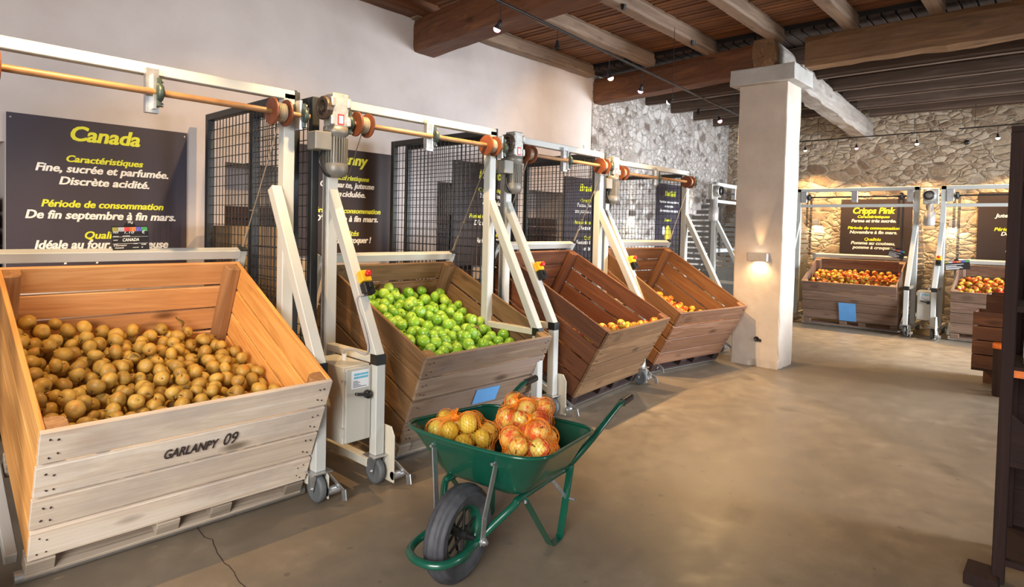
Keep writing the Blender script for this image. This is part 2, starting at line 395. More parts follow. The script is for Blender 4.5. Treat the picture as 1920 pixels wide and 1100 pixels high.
# lettering: queued as font curves, turned into meshes in one pass at the end
TXT = []
def text(s, w_, h, mat, T, shear=.22, bold=.012, align='C', fit=True):
    """s drawn with cap height h and total width w_, centred at T's origin on its baseline, facing T's +z"""
    cu = bpy.data.curves.new('lettering', 'FONT'); cu.body = s; cu.size = 1; cu.shear = shear; cu.offset = bold
    cu.align_x = 'CENTER'; cu.extrude = .004; cu.resolution_u = 3
    o = bpy.data.objects.new('lettering', cu); COL.objects.link(o)
    TXT.append([o, w_, h, mat, T]); return o
JOIN = []   # (name, material, parent, [text objects], label)
def lettering(name, mat, parent, lines, label=None):
    """lines: list of (string, width, cap_height, matrix)"""
    JOIN.append((name, mat, parent, [text(s, w_, h, mat, T) if not kw else text(s, w_, h, mat, T, **kw) for s, w_, h, T, kw in lines], label))
def finish_lettering():
    bpy.context.view_layer.update()
    dg = bpy.context.evaluated_depsgraph_get()
    geo = {}
    for o, w_, h, mat, T in TXT:
        thin = False
        me = bpy.data.meshes.new_from_object(o.evaluated_get(dg))
        if len(me.vertices) and max(max(abs(c) for c in p.co) for p in me.vertices) > len(o.data.body)*.9+2:
            bpy.data.meshes.remove(me); o.data.offset = 0.0; thin = True
            bpy.context.view_layer.update(); dg = bpy.context.evaluated_depsgraph_get()
            me = bpy.data.meshes.new_from_object(o.evaluated_get(dg))
        v = np.array([p.co[:] for p in me.vertices]) if len(me.vertices) else np.zeros((0, 3))
        f = [tuple(p.vertices) for p in me.polygons]
        if len(v):
            xw = v[:, 0].max()-v[:, 0].min(); sx = w_/xw if w_ else h/.69
            cx_ = (v[:, 0].max()+v[:, 0].min())/2
            v[:, 0] = (v[:, 0]-cx_)*sx; v[:, 1] *= h/.69; v[:, 2] *= .25
            if not thin and h > .02 and mat is not M['stencil']:   # heavier strokes
                n0 = len(v); f = f+[tuple(i+n0 for i in q) for q in f]
                v = np.vstack([v, v+np.array((.05*h, 0, .0003))])
            if thin:   # thicken by overlapping shifted copies
                n0 = len(v); sh = [(0, 0, 0), (.08*h, 0, .0002), (0, .05*h, .0004), (.08*h, .05*h, .0006)]
                f = [tuple(i+k*n0 for i in q) for k in range(4) for q in f]
                v = np.vstack([v+np.array(d_) for d_ in sh])
        geo[o] = (v, f, T)
        bpy.data.meshes.remove(me)
    for name, mat, parent, objs, label in JOIN:
        for o in objs:
            v, f, T = geo[o]; q = MB().add([tuple(p) for p in v], f, False, T).build(name, mat, parent, fix=False)
            if label: q['label'] = label
    for o, *_ in TXT:
        cu = o.data; bpy.data.objects.remove(o, do_unlink=True); bpy.data.curves.remove(cu)

# ------------------------------------------------------------------ the room
YW, XB, ZC = 5.10, 12.0, 3.78      # plaster wall plane, rear stone wall plane, front-bay boards
struct('floor', MB().box(-4, 13, -5, 7, -.1, 0), M['concrete'])
# plaster wall with the recesses behind the boards (x ranges), stone part further along
XS = 7.30
holes = [(-.25, .715), (2.13, 2.72), (4.42, 5.0), (5.95, 6.70)]
HZ = 1.98
mb = MB(); x = -4.0
for a, b in holes:
    mb.box(x, a, YW, YW+.5, 0, 4.2); mb.box(a, b, YW, YW+.5, HZ, 4.2); x = b
mb.box(x, XS, YW, YW+.5, 0, 4.2)
struct('wall_left', mb, M['plaster'])
struct('wall_recess', MB().box(-4, XS, YW+.5, YW+.6, 0, 4.2), M['plaster'])
struct('wall_left_stone', MB().box(XS, 13, YW-.015, YW+.6, 0, 4.2), M['stone_side'])
struct('wall_rear', MB().box(XB, XB+.5, -5, YW+.5, 0, 4.2), M['stone_rear'])
# dark plank ceilings
mb = MB(); rng = random.Random(3)
x = -4.0
while x < 7.2:
    wd = .085; mb.box(x, x+wd-.016, -5, YW+.4, ZC+rng.uniform(0, .008), ZC+.03); x += wd
struct('ceiling', mb, M['ceily'])
struct('ceiling_backing', MB().box(-4, 7.3, -5, YW+.5, ZC+.03, ZC+.10), M['black'])
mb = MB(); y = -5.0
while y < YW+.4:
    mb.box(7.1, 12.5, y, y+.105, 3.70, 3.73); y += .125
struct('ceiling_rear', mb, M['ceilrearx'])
struct('ceiling_rear_backing', MB().box(7.1, 12.5, -5, YW+.5, 3.73, 3.83), M['black'])

def rough_beam(name, p, q, wd, ht, mat, label, group=None, amp=.014, seg=26, seed=0, wd2=None, endmat=False):
    """p, q: centre of the underside at each end"""
    p, q = Vector(p), Vector(q); d = (q-p).normalized(); a = d.cross(Vector((0, 0, 1))).normalized()
    mb = MB(); v = []; K = 12
    prof = []
    for k in range(K+1): prof.append((-.5+k/K, 0))
    for k in range(1, 6): prof.append((.5, k/5))
    for k in range(1, K+1): prof.append((.5-k/K, 1))
    for k in range(1, 5): prof.append((-.5, 1-k/5))
    n = len(prof)
    for i in range(seg+1):
        t = i/seg; c = p.lerp(q, t); ww = wd+(0 if wd2 is None else (wd2-wd)*t)
        for (u, z) in prof:
            uu, zz = u, z
            cr = max(abs(u)*2-.88, 0)*(.35 if z in (0, 1) else 1)
            P_ = c+a*u*ww+Vector((0, 0, z*ht))
            nz = mnoise.noise_vector(P_*2.3+Vector((seed*7.1, 0, 0)))*amp+mnoise.noise_vector(P_*7.0+Vector((seed, 3, 0)))*amp*.5
            # knock the arrises off
            e = (1 if abs(u) > .499 else 0)*(1 if z in (0, 1) else 0)
            if e: P_ -= a*math.copysign(.014, u)*1.0; P_ += Vector((0, 0, .012 if z == 0 else -.012))
            v.append(P_+nz*(0.3 if z == 1 else 1))
    f = [(i*n+k, i*n+(k+1) % n, (i+1)*n+(k+1) % n, (i+1)*n+k) for i in range(seg) for k in range(n)]
    f += [tuple(range(n))[::-1], tuple(range(seg*n, seg*n+n))]
    mb.add(v, f, False)
    o = mb.build(name, mat)
    if endmat:
        for p_ in o.data.polygons:
            if len(p_.vertices) > 8 or p_.center.x < 7.12: p_.material_index = 1
    return tag(o, label, 'beam', group)
rough_beam('ceiling_beam', (4.21, 5.14, 3.30), (3.42, -2.5, 3.32), .30, .34, M['beamy'], 'thick reddish brown ceiling beam crossing above the second crate, nearest to the camera', seed=1, seg=50)
rough_beam('ceiling_beam', (7.44, 5.12, 3.30), (7.12, 2.62, 3.30), .26, .33, M['beamy'], 'reddish brown ceiling beam running from the plaster wall end to the white pillar', seed=2, wd2=.24)
rough_beam('ceiling_beam', (7.20, 2.20, 3.31), (7.26, -3.0, 3.31), .24, .31, M['oldbeamy'], 'rough knotty brown ceiling beam running off beyond the white pillar cap', seed=3, amp=.018, seg=50)
rough_beam('ceiling_girder', (6.94, 2.585, 3.335), (12.0, 2.70, 3.13), .24, .31, [M['girderx'], M['oldbeamx']], 'pale grey weathered girder running from the pillar cap to the rear stone wall', seed=4, amp=.03, wd2=.24, seg=40, endmat=True)
# joists of the near bay, along x
for y, label in ((5.02, 'joist lying against the top of the plaster wall'), (4.08, 'second joist out from the plaster wall, above the cable lights'),
                 (3.26, 'third joist out from the plaster wall, holding two small black sockets'), (2.49, 'joist ending just above the white pillar cap'),
                 (1.76, 'rough barked joist ending on the knotty beam'), (1.03, 'last joist showing along the knotty beam, far from the plaster wall')):
    rough_beam('ceiling_joist', (4.0, y, 3.62), (7.13, y, 3.62), .13, .17, M['joistx'], 'grey brown ' + label, 'joists of the near ceiling bay', amp=.008, seg=16, seed=y*3)
# near side of the first beam: dark joists towards the camera
rough_beam('ceiling_joist', (.2, 5.0, 3.64), (4.2, 5.0, 3.64), .22, .16, M['beamx'], 'dark brown joist along the plaster wall before the first beam', amp=.008, seed=31)
rough_beam('ceiling_joist', (.2, 4.1, 3.64), (4.2, 4.1, 3.64), .16, .16, M['beamx'], 'dark brown joist before the first beam, standing off the plaster wall', amp=.008, seed=32)
# joists of the rear bay, along y, either side of the girder
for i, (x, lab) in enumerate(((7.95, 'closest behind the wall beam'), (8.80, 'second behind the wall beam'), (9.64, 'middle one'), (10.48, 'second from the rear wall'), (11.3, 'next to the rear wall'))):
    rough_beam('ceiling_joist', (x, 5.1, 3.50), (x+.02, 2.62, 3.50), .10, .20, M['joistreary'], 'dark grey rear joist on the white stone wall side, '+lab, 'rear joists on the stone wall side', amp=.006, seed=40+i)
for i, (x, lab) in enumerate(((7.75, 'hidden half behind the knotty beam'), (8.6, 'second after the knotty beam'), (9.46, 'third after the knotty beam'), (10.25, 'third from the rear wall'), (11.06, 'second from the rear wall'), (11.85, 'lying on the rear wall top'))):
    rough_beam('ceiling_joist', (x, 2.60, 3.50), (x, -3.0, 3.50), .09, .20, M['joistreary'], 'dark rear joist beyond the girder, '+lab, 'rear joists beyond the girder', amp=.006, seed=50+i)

# pillar with its capstone and wall lamp
def rough_block(x0, x1, y0, y1, z0, z1, nx, ny, nz, amp, seed, worn=0):
    bm = bmesh.new()
    bmesh.ops.create_cube(bm, size=1)
    bmesh.ops.subdivide_edges(bm, edges=bm.edges[:], cuts=nx, use_grid_fill=True)
    for v in bm.verts:
        c = v.co
        ex = sum(abs(abs(k)-.5) < 1e-4 for k in c)
        P_ = Vector((x0+(c.x+.5)*(x1-x0), y0+(c.y+.5)*(y1-y0), z0+(c.z+.5)*(z1-z0)))
        nn = mnoise.noise_vector(P_*3+Vector((seed, 0, 0)))*amp+mnoise.noise_vector(P_*14+Vector((seed, 0, 0)))*amp*.4
        if ex >= 2: P_ += (Vector(((x0+x1)/2, (y0+y1)/2, P_.z))-P_).normalized()*.006
        if worn and ex >= 2 and c.z < .0:
            P_ += (Vector(((x0+x1)/2, (y0+y1)/2, P_.z))-P_).normalized()*max(0, mnoise.noise(P_*9))*worn*(max(0, .0-c.z)*2)
        nn.z = 0
        v.co = P_+nn
    mb = MB(); bm.verts.ensure_lookup_table()
    mb.add([v.co[:] for v in bm.verts], [tuple(v.index for v in f.verts) for f in bm.faces]); bm.free(); return mb
pil = thing('pillar', 'square whitewashed pillar with a grey capstone and a wall lamp on it', 'pillar')
rough_block(6.995, 7.44, 2.325, 2.855, 0, 3.16, 36, 1, 1, .006, 3, worn=.03).build('shaft', M['pillar'], pil)
rough_block(6.90, 7.52, 2.23, 2.93, 3.155, 3.33, 12, 1, 1, .012, 5).build('capstone', M['capstone'], pil)
mb = MB(); mb.lathe([(0, 0), (.022, .0), (.03, .008), (.024, .012)], 12, Matrix.Translation((6.993, 2.565, .31)) @ Matrix.Rotation(-pi/2, 4, 'Y'))
mb.lathe([(0, 0), (.016, .0), (.02, .008), (.014, .012)], 12, Matrix.Translation((6.993, 2.53, .30)) @ Matrix.Rotation(-pi/2, 4, 'Y'))
mb.build('drill_hole', M['black'], pil)
def wall_lamp(T, label, e_up, e_dn, col=(1, .66, .32), mat=None, d=.10, bw=.21):
    t = thing('wall_lamp', label, 'lamp', T, 'up and down wall lamps')
    mb = MB(); bh = .045
    mb.box(-bw/2, bw/2, 0, d, -bh, -bh+.005) if False else None
    # open top and bottom housing
    mb.box(-bw/2, bw/2, 0, .006, -bh, bh); mb.box(-bw/2, bw/2, d-.006, d, -bh, bh)
    mb.box(-bw/2, -bw/2+.006, 0, d, -bh, bh); mb.box(bw/2-.006, bw/2, 0, d, -bh, bh)
    mb.build('housing', mat or M['brushed'], t, bevel=.002)
    MB().cyl((0, d/2, -.008), (0, d/2, .008), .022, 12).build('bulb', M['bulb_white'], t)
    base = T @ Vector((0, d/2, .03)); down = T @ Vector((0, d/2, -.03)); fw = (T.to_3x3() @ Vector((0, 1, 0)))
    if e_up: spot('lamp_up', base, base+Vector((0, 0, 1))-fw*.16, e_up, col, 34, .8, .02)
    if e_dn: spot('lamp_down', down, down-Vector((0, 0, 1))-fw*.25, e_dn, col, 130, .9, .03)
    return t
wall_lamp(Matrix.Translation((6.99, 2.56, 1.23)) @ Matrix.Rotation(pi/2, 4, 'Z'), 'grey metal up and down lamp fixed to the white pillar', 9, 14)
wall_lamp(Matrix.Translation((8.42, 5.08, 1.76)) @ Matrix.Rotation(pi, 4, 'Z'), 'lit wall lamp on the white stone, seen through the last wire cage', 10, 16, (1, .85, .55), M['brushed'], bw=.11)
wall_lamp(Matrix.Translation((10.45, 5.08, 1.76)) @ Matrix.Rotation(pi, 4, 'Z'), 'lit wall lamp on the white stone beside the kiwi board', 16, 16, (1, .85, .55), M['brushed'], bw=.11)
wall_lamp(Matrix.Translation((11.98, 3.40, 1.72)) @ Matrix.Rotation(pi/2, 4, 'Z'), 'lit wall lamp on the rear stone wall by the Cripps Pink board', 14, 16, (1, .78, .42), M['brushed'], bw=.11)
wall_lamp(Matrix.Translation((11.98, 1.40, 1.72)) @ Matrix.Rotation(pi/2, 4, 'Z'), 'lit wall lamp on the rear stone wall between the two rear boards', 14, 16, (1, .78, .42), M['brushed'], bw=.11)
wall_lamp(Matrix.Translation((11.98, 4.45, 1.72)) @ Matrix.Rotation(pi/2, 4, 'Z'), 'lit wall lamp in the stone corner behind the slatted guard', 8, 10, (1, .85, .55), M['brushed'], bw=.11)

# ------------------------------------------------------------------ tipping stations
def wire_cage(name, T, L, H, label, both=True):
    """upright mesh guard: local x along its length, z up"""
    t = thing(name, label, 'cage', T, 'wire mesh guards between the stations')
    f = .05
    mb = MB(); mb.box(0, f, -f/2, f/2, 0, H); mb.box(L-f, L, -f/2, f/2, 0, H); mb.box(f, L-f, -f/2, f/2, H-f, H); mb.box(f, L-f, -f/2, f/2, .08, .08+f)
    mb.build('frame', M['cage'], t, bevel=.003)
    mb = MB(); n = int((L-2*f)/.052)
    for k in range(1, n):
        xx = f+k*(L-2*f)/n; mb.bar((xx, 0, .12), (xx, 0, H-f), .005, .005)
    n = int((H-.2)/.068)
    for k in range(1, n):
        zz = .13+k*(H-.13-f)/n; mb.bar((f, -.004, zz), (L-f, -.004, zz), .005, .005)
    mb.build('wire_mesh', M['wire'], t)
    return t

def motor_unit(t, x, y, z):
    """gearbox with flange, motor body with fins, round end cap, terminal box, cable loop"""
    g = MB()
    g.box(x-.055, x+.055, y-.075, y+.03, z-.085, z+.115)
    for k in (-1, 1):
        for zz in (-.05, .06): g.box(x+k*.055-.014, x+k*.055+.014, y-.085, y-.05, z+zz-.03, z+zz+.03)
    gb = g.build('gearbox', M['gear'], t, bevel=.006)
    MB().lathe([(.018, 0), (.05, .0), (.05, -.022), (.070, -.026), (.072, -.045), (.066, -.052), (.046, -.050), (.040, -.030), (.022, -.030), (.020, -.052), (.0, -.052)], 22, Matrix.Translation((x-.055, y-.03, z+.02)), 'x', False).build('bearing_flange', M['flange'], gb, bevel=.002)
    MB().box(x-.022, x+.022, y-.0765, y-.0745, z-.075, z-.01).build('maker_plate', M['red'], gb)
    MB().box(x-.014, x+.014, y-.0785, y-.0764, z-.066, z-.02).build('plate_centre', M['white_label'], gb)
    mb = MB(); cy = y-.02
    mb.lathe([(0, z-.085), (.075, z-.085), (.075, z-.13), (.060, z-.14), (.060, z-.31)], 24, Matrix.Translation((x, cy, 0)))
    for k in range(28):
        a = 2*pi*k/28
        mb.bar((x+.066*cos(a), cy+.066*sin(a), z-.15), (x+.066*cos(a), cy+.066*sin(a), z-.31), .005, .016, up=(cos(a), sin(a), 0))
    mo = mb.build('motor_body', M['motor'], t)
    MB().lathe([(.072, z-.305), (.076, z-.315), (.076, z-.35), (.068, z-.375), (.045, z-.39), (0, z-.394)], 24, Matrix.Translation((x, cy, 0))).build('fan_cover', M['motor'], mo)
    MB().box(x-.165, x-.055, cy-.05, cy+.05, z-.235, z-.125).build('terminal_box', M['motor'], mo, bevel=.006)
    a = [(x-.10, cy-.02, z-.235), (x-.125, cy-.03, z-.30), (x-.10, cy-.035, z-.36), (x-.055, cy-.02, z-.385), (x-.02, cy+.02, z-.36), (x+.0, cy+.06, z-.30)]
    MB().tube(catmull(a), .009, 8).build('cable', M['black'], mo)
def spool(t, x, y, z, label=None):
    mb = MB()
    mb.lathe([(.012, -.05), (.076, -.05), (.078, -.046), (.078, -.038), (.042, -.036), (.042, .036), (.078, .038), (.078, .046), (.076, .05), (.012, .05)], 28, Matrix.Translation((x, y, z)), 'x', False)
    o = mb.build('cable_spool', M['spool'], t)
    r = MB()
    for k in range(6): r.lathe([(.040, -.006), (.052, -.004), (.054, 0), (.052, .004), (.040, .006)], 20, Matrix.Translation((x-.027+k*.011, y, z)), 'x')
    r.build('wound_rope', M['rope'], o)
def bearing(t, x, y, z, plate_up=.09):
    mb = MB(); mb.box(x-.006, x+.010, y-.012, y+.045, z-.085, z+plate_up)
    o = mb.build('bearing_plate', M['zinc'], t, bevel=.002)
    mb = MB(); mb.lathe([(.018, -.018), (.046, -.014), (.050, 0), (.046, .014), (.018, .018)], 18, Matrix.Translation((x+.022, y, z)), 'x'); mb.box(x+.008, x+.03, y-.022, y+.022, z-.072, z+.072)
    mb.build('bearing_block', M['bearing'], o, bevel=.004)
    mb = MB()
    for k in (-1, 1): mb.cyl((x+.028, y-.0, z+k*.06), (x+.042, y-.0, z+k*.06), .011, 6)
    mb.build('bolt', M['zinc'], o)
def estop(t, T):
    """T: local frame on the brace face, z along the outward normal, y up the brace"""
    o = MB().box(-.033, .033, .005, .075, 0, .05, T).build('stop_box', M['yellow'], t, bevel=.004)
    MB().lathe([(0, .088), (.018, .086), (.021, .078), (.019, .070), (.012, .068), (.012, .05)], 16, T @ Matrix.Translation((0, .042, 0))).build('stop_button', M['red'], o)
    s = MB().box(-.034, .034, -.075, 0, 0, .055, T).build('switch_box', M['black'], t, bevel=.006)
    MB().box(-.012, .012, -.045, -.018, .055, .07, T).build('switch', M['black'], s, bevel=.003)
def caster(t, x, y):
    p = MB(); p.box(x-.06, x+.06, y-.055, y+.055, .168, .176); pl = p.build('caster_plate', M['zinc'], t, bevel=.002)
    mb = MB()
    for k in (-1, 1): mb.prism([(-.035, .168), (.035, .168), (.022, .06), (-.0, .06)], .004, Matrix.Translation((x+k*.03, y, 0)) @ Matrix.Rotation(pi/2, 4, 'Z') @ Matrix.Rotation(pi/2, 4, 'X'))
    mb.cyl((x-.04, y+.01, .078), (x+.04, y+.01, .078), .008, 8)
    mb.build('caster_fork', M['zinc'], pl)
    W_ = MB(); W_.lathe([(.012, -.018), (.055, -.018), (.06, -.02), (.074, -.017), (.078, -.010), (.078, .010), (.074, .017), (.06, .02), (.055, .018), (.012, .018)], 24, Matrix.Translation((x, y+.01, .079)), 'x')
    W_.build('caster_wheel', M['rubber'], pl)

POST = .07
def pivot_bracket(t, x, y, side, top=.34):
    """chamfered steel plate and forked latch that hold the foot of the cradle"""
    mb = MB()
    T = Matrix.Translation((x, y, 0)) @ Matrix.Rotation(pi/2, 4, 'Z') @ Matrix.Rotation(pi/2, 4, 'X')
    mb.prism([(-.11, .02), (.08, .02), (.10, .10), (.06, top*.65), (-.01, top), (-.08, top), (-.11, top*.85)], .008, T)
    p = mb.build('pivot_plate', M['steel_cream'], t, bevel=.002)
    mb = MB(); s = side
    mb.bar((x+s*.01, y-.03, .17), (x+s*.06, y-.17, .068), .006, .035, up=(0, .6, 1))
    mb.bar((x+s*.06, y-.168, .072), (x+s*.055, y-.185, .02), .006, .035, up=(0, 1, .1))
    mb.build('latch', M['zinc'], p)
    MB().cyl((x, y-.10, .06), (x+s*.07, y-.10, .06), .024, 12).build('pivot_pin', M['zinc'], p)

def station(x0, y0, yaw, W, label, crate_T, cw, cd, ch, ci, flat=False, motor=True, cab=True, bar_x=None, rb=0.0):
    T = frame(x0, y0, 0, yaw); t = thing('tipping_station', label, 'machine', T, 'apple crate tipping stations')
    H = 2.28; P = POST; st = M['steel']
    braces = []
    def side(x, s):
        mb = MB().box(x, x+P, 0, P, .06, H-.0 if flat else H-.02)
        p = mb.build('post', st, t, bevel=.004)
        if motor and not flat and s < 0:
            MB().box(x-.006, x, .018, .05, .1, 2.05).build('cable_duct', M['zinc'], p)
        xx = x+.003-(rb if s > 0 else 0)
        # foot rails run back from the leg
        MB().box(xx+.005, xx+.06, -.44, .60 if flat else 1.15, .085, .135).build('foot_rail', M['steel_cream'], t, bevel=.003)
        MB().cyl((xx+.005, .53 if flat else 1.08, .045), (xx+.055, .53 if flat else 1.08, .045), .045, 14).build('rear_wheel', M['rubber'], t)
        mb = MB(); b = .062
        mb.bar((xx+b/2, -.50+.0, .735), (xx+b/2, .02, 1.70), b, b, up=(1, 0, 0))
        mb.build('brace', st, t, bevel=.004)
        MB().box(xx, xx+b, -.535, -.535+b, .176, .70).build('front_leg', st, t, bevel=.004)
        MB().box(xx-.001, xx+b+.001, -.537, -.536+b+.002, .695, .755).build('joint_band', M['black'], t)
        MB().box(xx+.004, xx+b-.006, -.475, .0, .70, .745).build('tie_rail', M['steel_cream'], t, bevel=.003)
        caster(t, xx+b/2, -.505)
        pivot_bracket(t, xx+b+.012, -.50, 1) if s < 0 else pivot_bracket(t, xx+b+.004, -.44, 1, .17)
    side(0, -1); side(W-P, 1)
    if not flat:
        MB().box(P*.0, W, -.0, .06, H-.055, H).build('top_beam', st, t, bevel=.004)
        MB().box(W-.004, W+.008, -.004, .064, H-.06, H+.004).build('end_cap', M['cage'], t)
        zs, ys = 2.13, -.055
        MB().cyl((.06, ys, zs), (W+.06, ys, zs), .017, 14).build('drive_shaft', M['shaft'], t)
        spool(t, .20, ys, zs); spool(t, W-.13, ys, zs)
        MB().box(W*.52-.03, W*.52+.03, -.035, .0, zs-.1, H-.03).build('shaft_hanger', M['zinc'], t)
        bearing(t, W*.52, ys, zs); bearing(t, W-.0, ys, zs); bearing(t, .085, ys, zs)
        motor_unit(t, .0, -.055, zs+.04)
    else:
        MB().box(0, W, 0, .06, H-.06, H).build('top_beam', st, t, bevel=.004)
        MB().box(P, W-P, 0, .05, 1.96, 2.01).build('second_beam', st, t, bevel=.004)
        zs, ys = 2.13, .02
        MB().cyl((-.05, ys, zs), (W, ys, zs), .012, 12).build('drive_shaft', M['cage'], t)
        for xx in (P+.05, W*.5, W-P-.05):
            MB().box(xx-.045, xx+.045, -.01, .06, zs-.09, H-.06).build('hanger_plate', M['zinc'], t, bevel=.003)
        for xx in (.20, W-.24):
            mb = MB(); mb.lathe([(.0, -.02), (.05, -.02), (.056, 0), (.05, .02), (0, .02)], 14, Matrix.Translation((xx, ys, zs)), 'x')
            for k in range(46):
                for dx, z1 in ((-.03, 10), (.03, 46)):
                    if k < (22 if dx < 0 else 46): mb.box(xx+dx-.017, xx+dx+.017, ys-.012, ys+.012, zs-.01-k*.022-.015, zs-.01-k*.022)
            mb.build('lift_chain', M['cage'], t)
        mb = MB(); mb.lathe([(0, -.02), (.08, -.02), (.085, -.0), (.085, .09), (0, .09)], 22, Matrix.Translation((-.13, -.03, 2.13)) @ Matrix.Rotation(pi/2, 4, 'X'))
        mb.box(-.22, -.02, -.03, .04, 2.0, 2.24)
        g = mb.build('gearbox', M['gear'], t, bevel=.006)
        MB().lathe([(.052, -.0), (.07, .0), (.07, .03), (.052, .03)], 22, Matrix.Translation((-.13, -.12, 2.13)) @ Matrix.Rotation(pi/2, 4, 'X')).build('gear_ring', M['black'], g)
        mb = MB(); mb.lathe([(0, 2.0), (.05, 2.0), (.05, 1.88), (.075, 1.88), (.075, 1.68), (.06, 1.665), (0, 1.665)], 22, Matrix.Translation((-.13, -.02, 0)))
        mo = mb.build('motor_body', M['brushed'], t)
        # slotted side guards, sloping edge
        for xx, lab in ((.02, 0), (W-.03, 1)):
            mb = MB(); z = .9
            while z < 2.0:
                y1 = .12+min(.72, (2.02-z)*.85)
                mb.box(xx, xx+.004, .08, y1, z, z+.062); z += .088
            mb.box(xx-.004, xx+.008, .07, .11, .3, 2.05); mb.box(xx-.004, xx+.008, .80, .84, .3, 1.25)
            mb.box(xx, xx+.004, .08, .84, .3, .88)
            mb.build('slotted_guard', M['guard'], t)
    # tilting cradle, in the crate's own tilted frame
    C = T.inverted() @ crate_T
    mb = MB(); b = .05
    zb = ch+.035
    if bar_x is None: bar_x = (-.06, cw+.02)
    mb.box(bar_x[0], bar_x[1], cd+.02, cd+.02+b, zb-.03, zb+.03)
    cr = mb.xf(C).build('cradle_bar', st, t, bevel=.004)
    for xx in (-.055, cw+.008):
        mb = MB(); mb.box(xx, xx+.045, cd+.02, cd+.02+b, -.0, zb+.03); mb.box(xx, xx+.045, .10, cd+.022, -.0, .05)
        ca = mb.xf(C).build('cradle_arm', st, t, bevel=.004)
        MB().box(xx-.002, xx+.047, cd+.015, cd+.075, zb+.03, zb+.038).xf(C).build('cradle_cap', M['cage'], ca)
    MB().cyl((-.03, .03, -.01), (cw+.03, .03, -.01), .026, 14).xf(C).build('pivot_tube', M['zinc'], t)
    # lifting ropes
    if not flat:
        for xx, sx in ((-.03, .20), (cw+.03, W-.13)):
            a = Vector((sx, -.06, 2.08)); q = C @ Vector((xx, cd+.045, zb+.05))
            mb = MB(); mb.cyl(a, q, .004, 6)
            m_ = a.lerp(q, .72)
            mb.cyl(m_-Vector((.02, 0, -.02)), m_+Vector((.03, 0, .02)), .003, 5); mb.cyl(a.lerp(q, .84), q, .009, 8)
            mb.build('lifting_rope', M['rope'], t)
    # electrical cabinet outside the motor side leg
    if cab:
        cx0, cx1 = -.185, .0
        c = MB().box(cx0+.012, cx1, -.47, -.13, .265, .70).build('cabinet', M['cabinet'], t, bevel=.004)
        d = MB().box(cx0+.018, cx1-.004, -.492, -.472, .275, .692).build('cabinet_door', M['cabinet'], c, bevel=.003)
        for zz in (.31, .63): MB().box(cx0+.004, cx0+.016, -.49, -.45, zz, zz+.05).build('hinge', M['cabinet'], c)
        MB().box(cx0+.05, cx1-.02, -.4935, -.4922, .575, .675).build('rating_sheet', M['white_label'], d)
        mb = MB()
        for r_ in range(2):
            for k in range(9): mb.box(cx0+.066+k*.0105, cx0+.0745+k*.0105, -.4945, -.4934, .648-r_*.018, .660-r_*.018)
        mb.build('blue_print', M['blue_ink'], d)
        mb = MB()
        for r_ in range(5): mb.box(cx0+.06, cx0+.06+(.03, .045, .035, .05, .088)[r_], -.4945, -.4934, .615-r_*.008, .618-r_*.008)
        mb.build('small_print', M['dark_ink'], d)
        h = MB().lathe([(0, .03), (.020, .03), (.024, .02), (.024, 0)], 18, Matrix.Translation((cx1-.032, -.492, .533)) @ Matrix.Rotation(pi/2, 4, 'X')).build('rotary_handle', M['black'], d)
        MB().bar((cx1-.03, -.515, .533), (cx1-.125, -.52, .552), .016, .022, up=(0, 1, 0)).build('lever', M['black'], h, bevel=.004)
        MB().cyl((cx1-.06, -.30, .70), (cx1-.06, -.30, .735), .014, 10).build('cable_gland', M['white_label'], c)
        pts = [(cx1-.06, -.30, .73), (cx1-.06, -.31, .76), (cx1-.03, -.36, .765), (-.012, -.44, .75), (-.008, -.465, .79), (-.006, -.42, .90), (-.004, -.35, 1.00), (.0, -.335, 1.06), (.02, -.375, 1.085)]
        MB().tube(catmull(pts), .007, 8).build('conduit', M['conduit'], t)
    # emergency stop on the motor side brace: outward face points to the visitor
    d = Vector((0, .52, .965)).normalized(); n_ = Vector((0, -d.z, d.y))
    Te = Matrix((Vector((1, 0, 0)), d, n_)).transposed().to_4x4(); Te = Matrix((( -1 if False else 1) * Vector((1, 0, 0)), d, n_)).transposed().to_4x4()
    base = Vector((.034+.02, -.50, .735))+d*.44+n_*.032
    Te.translation = base
    estop(t, Te)
    return t, C

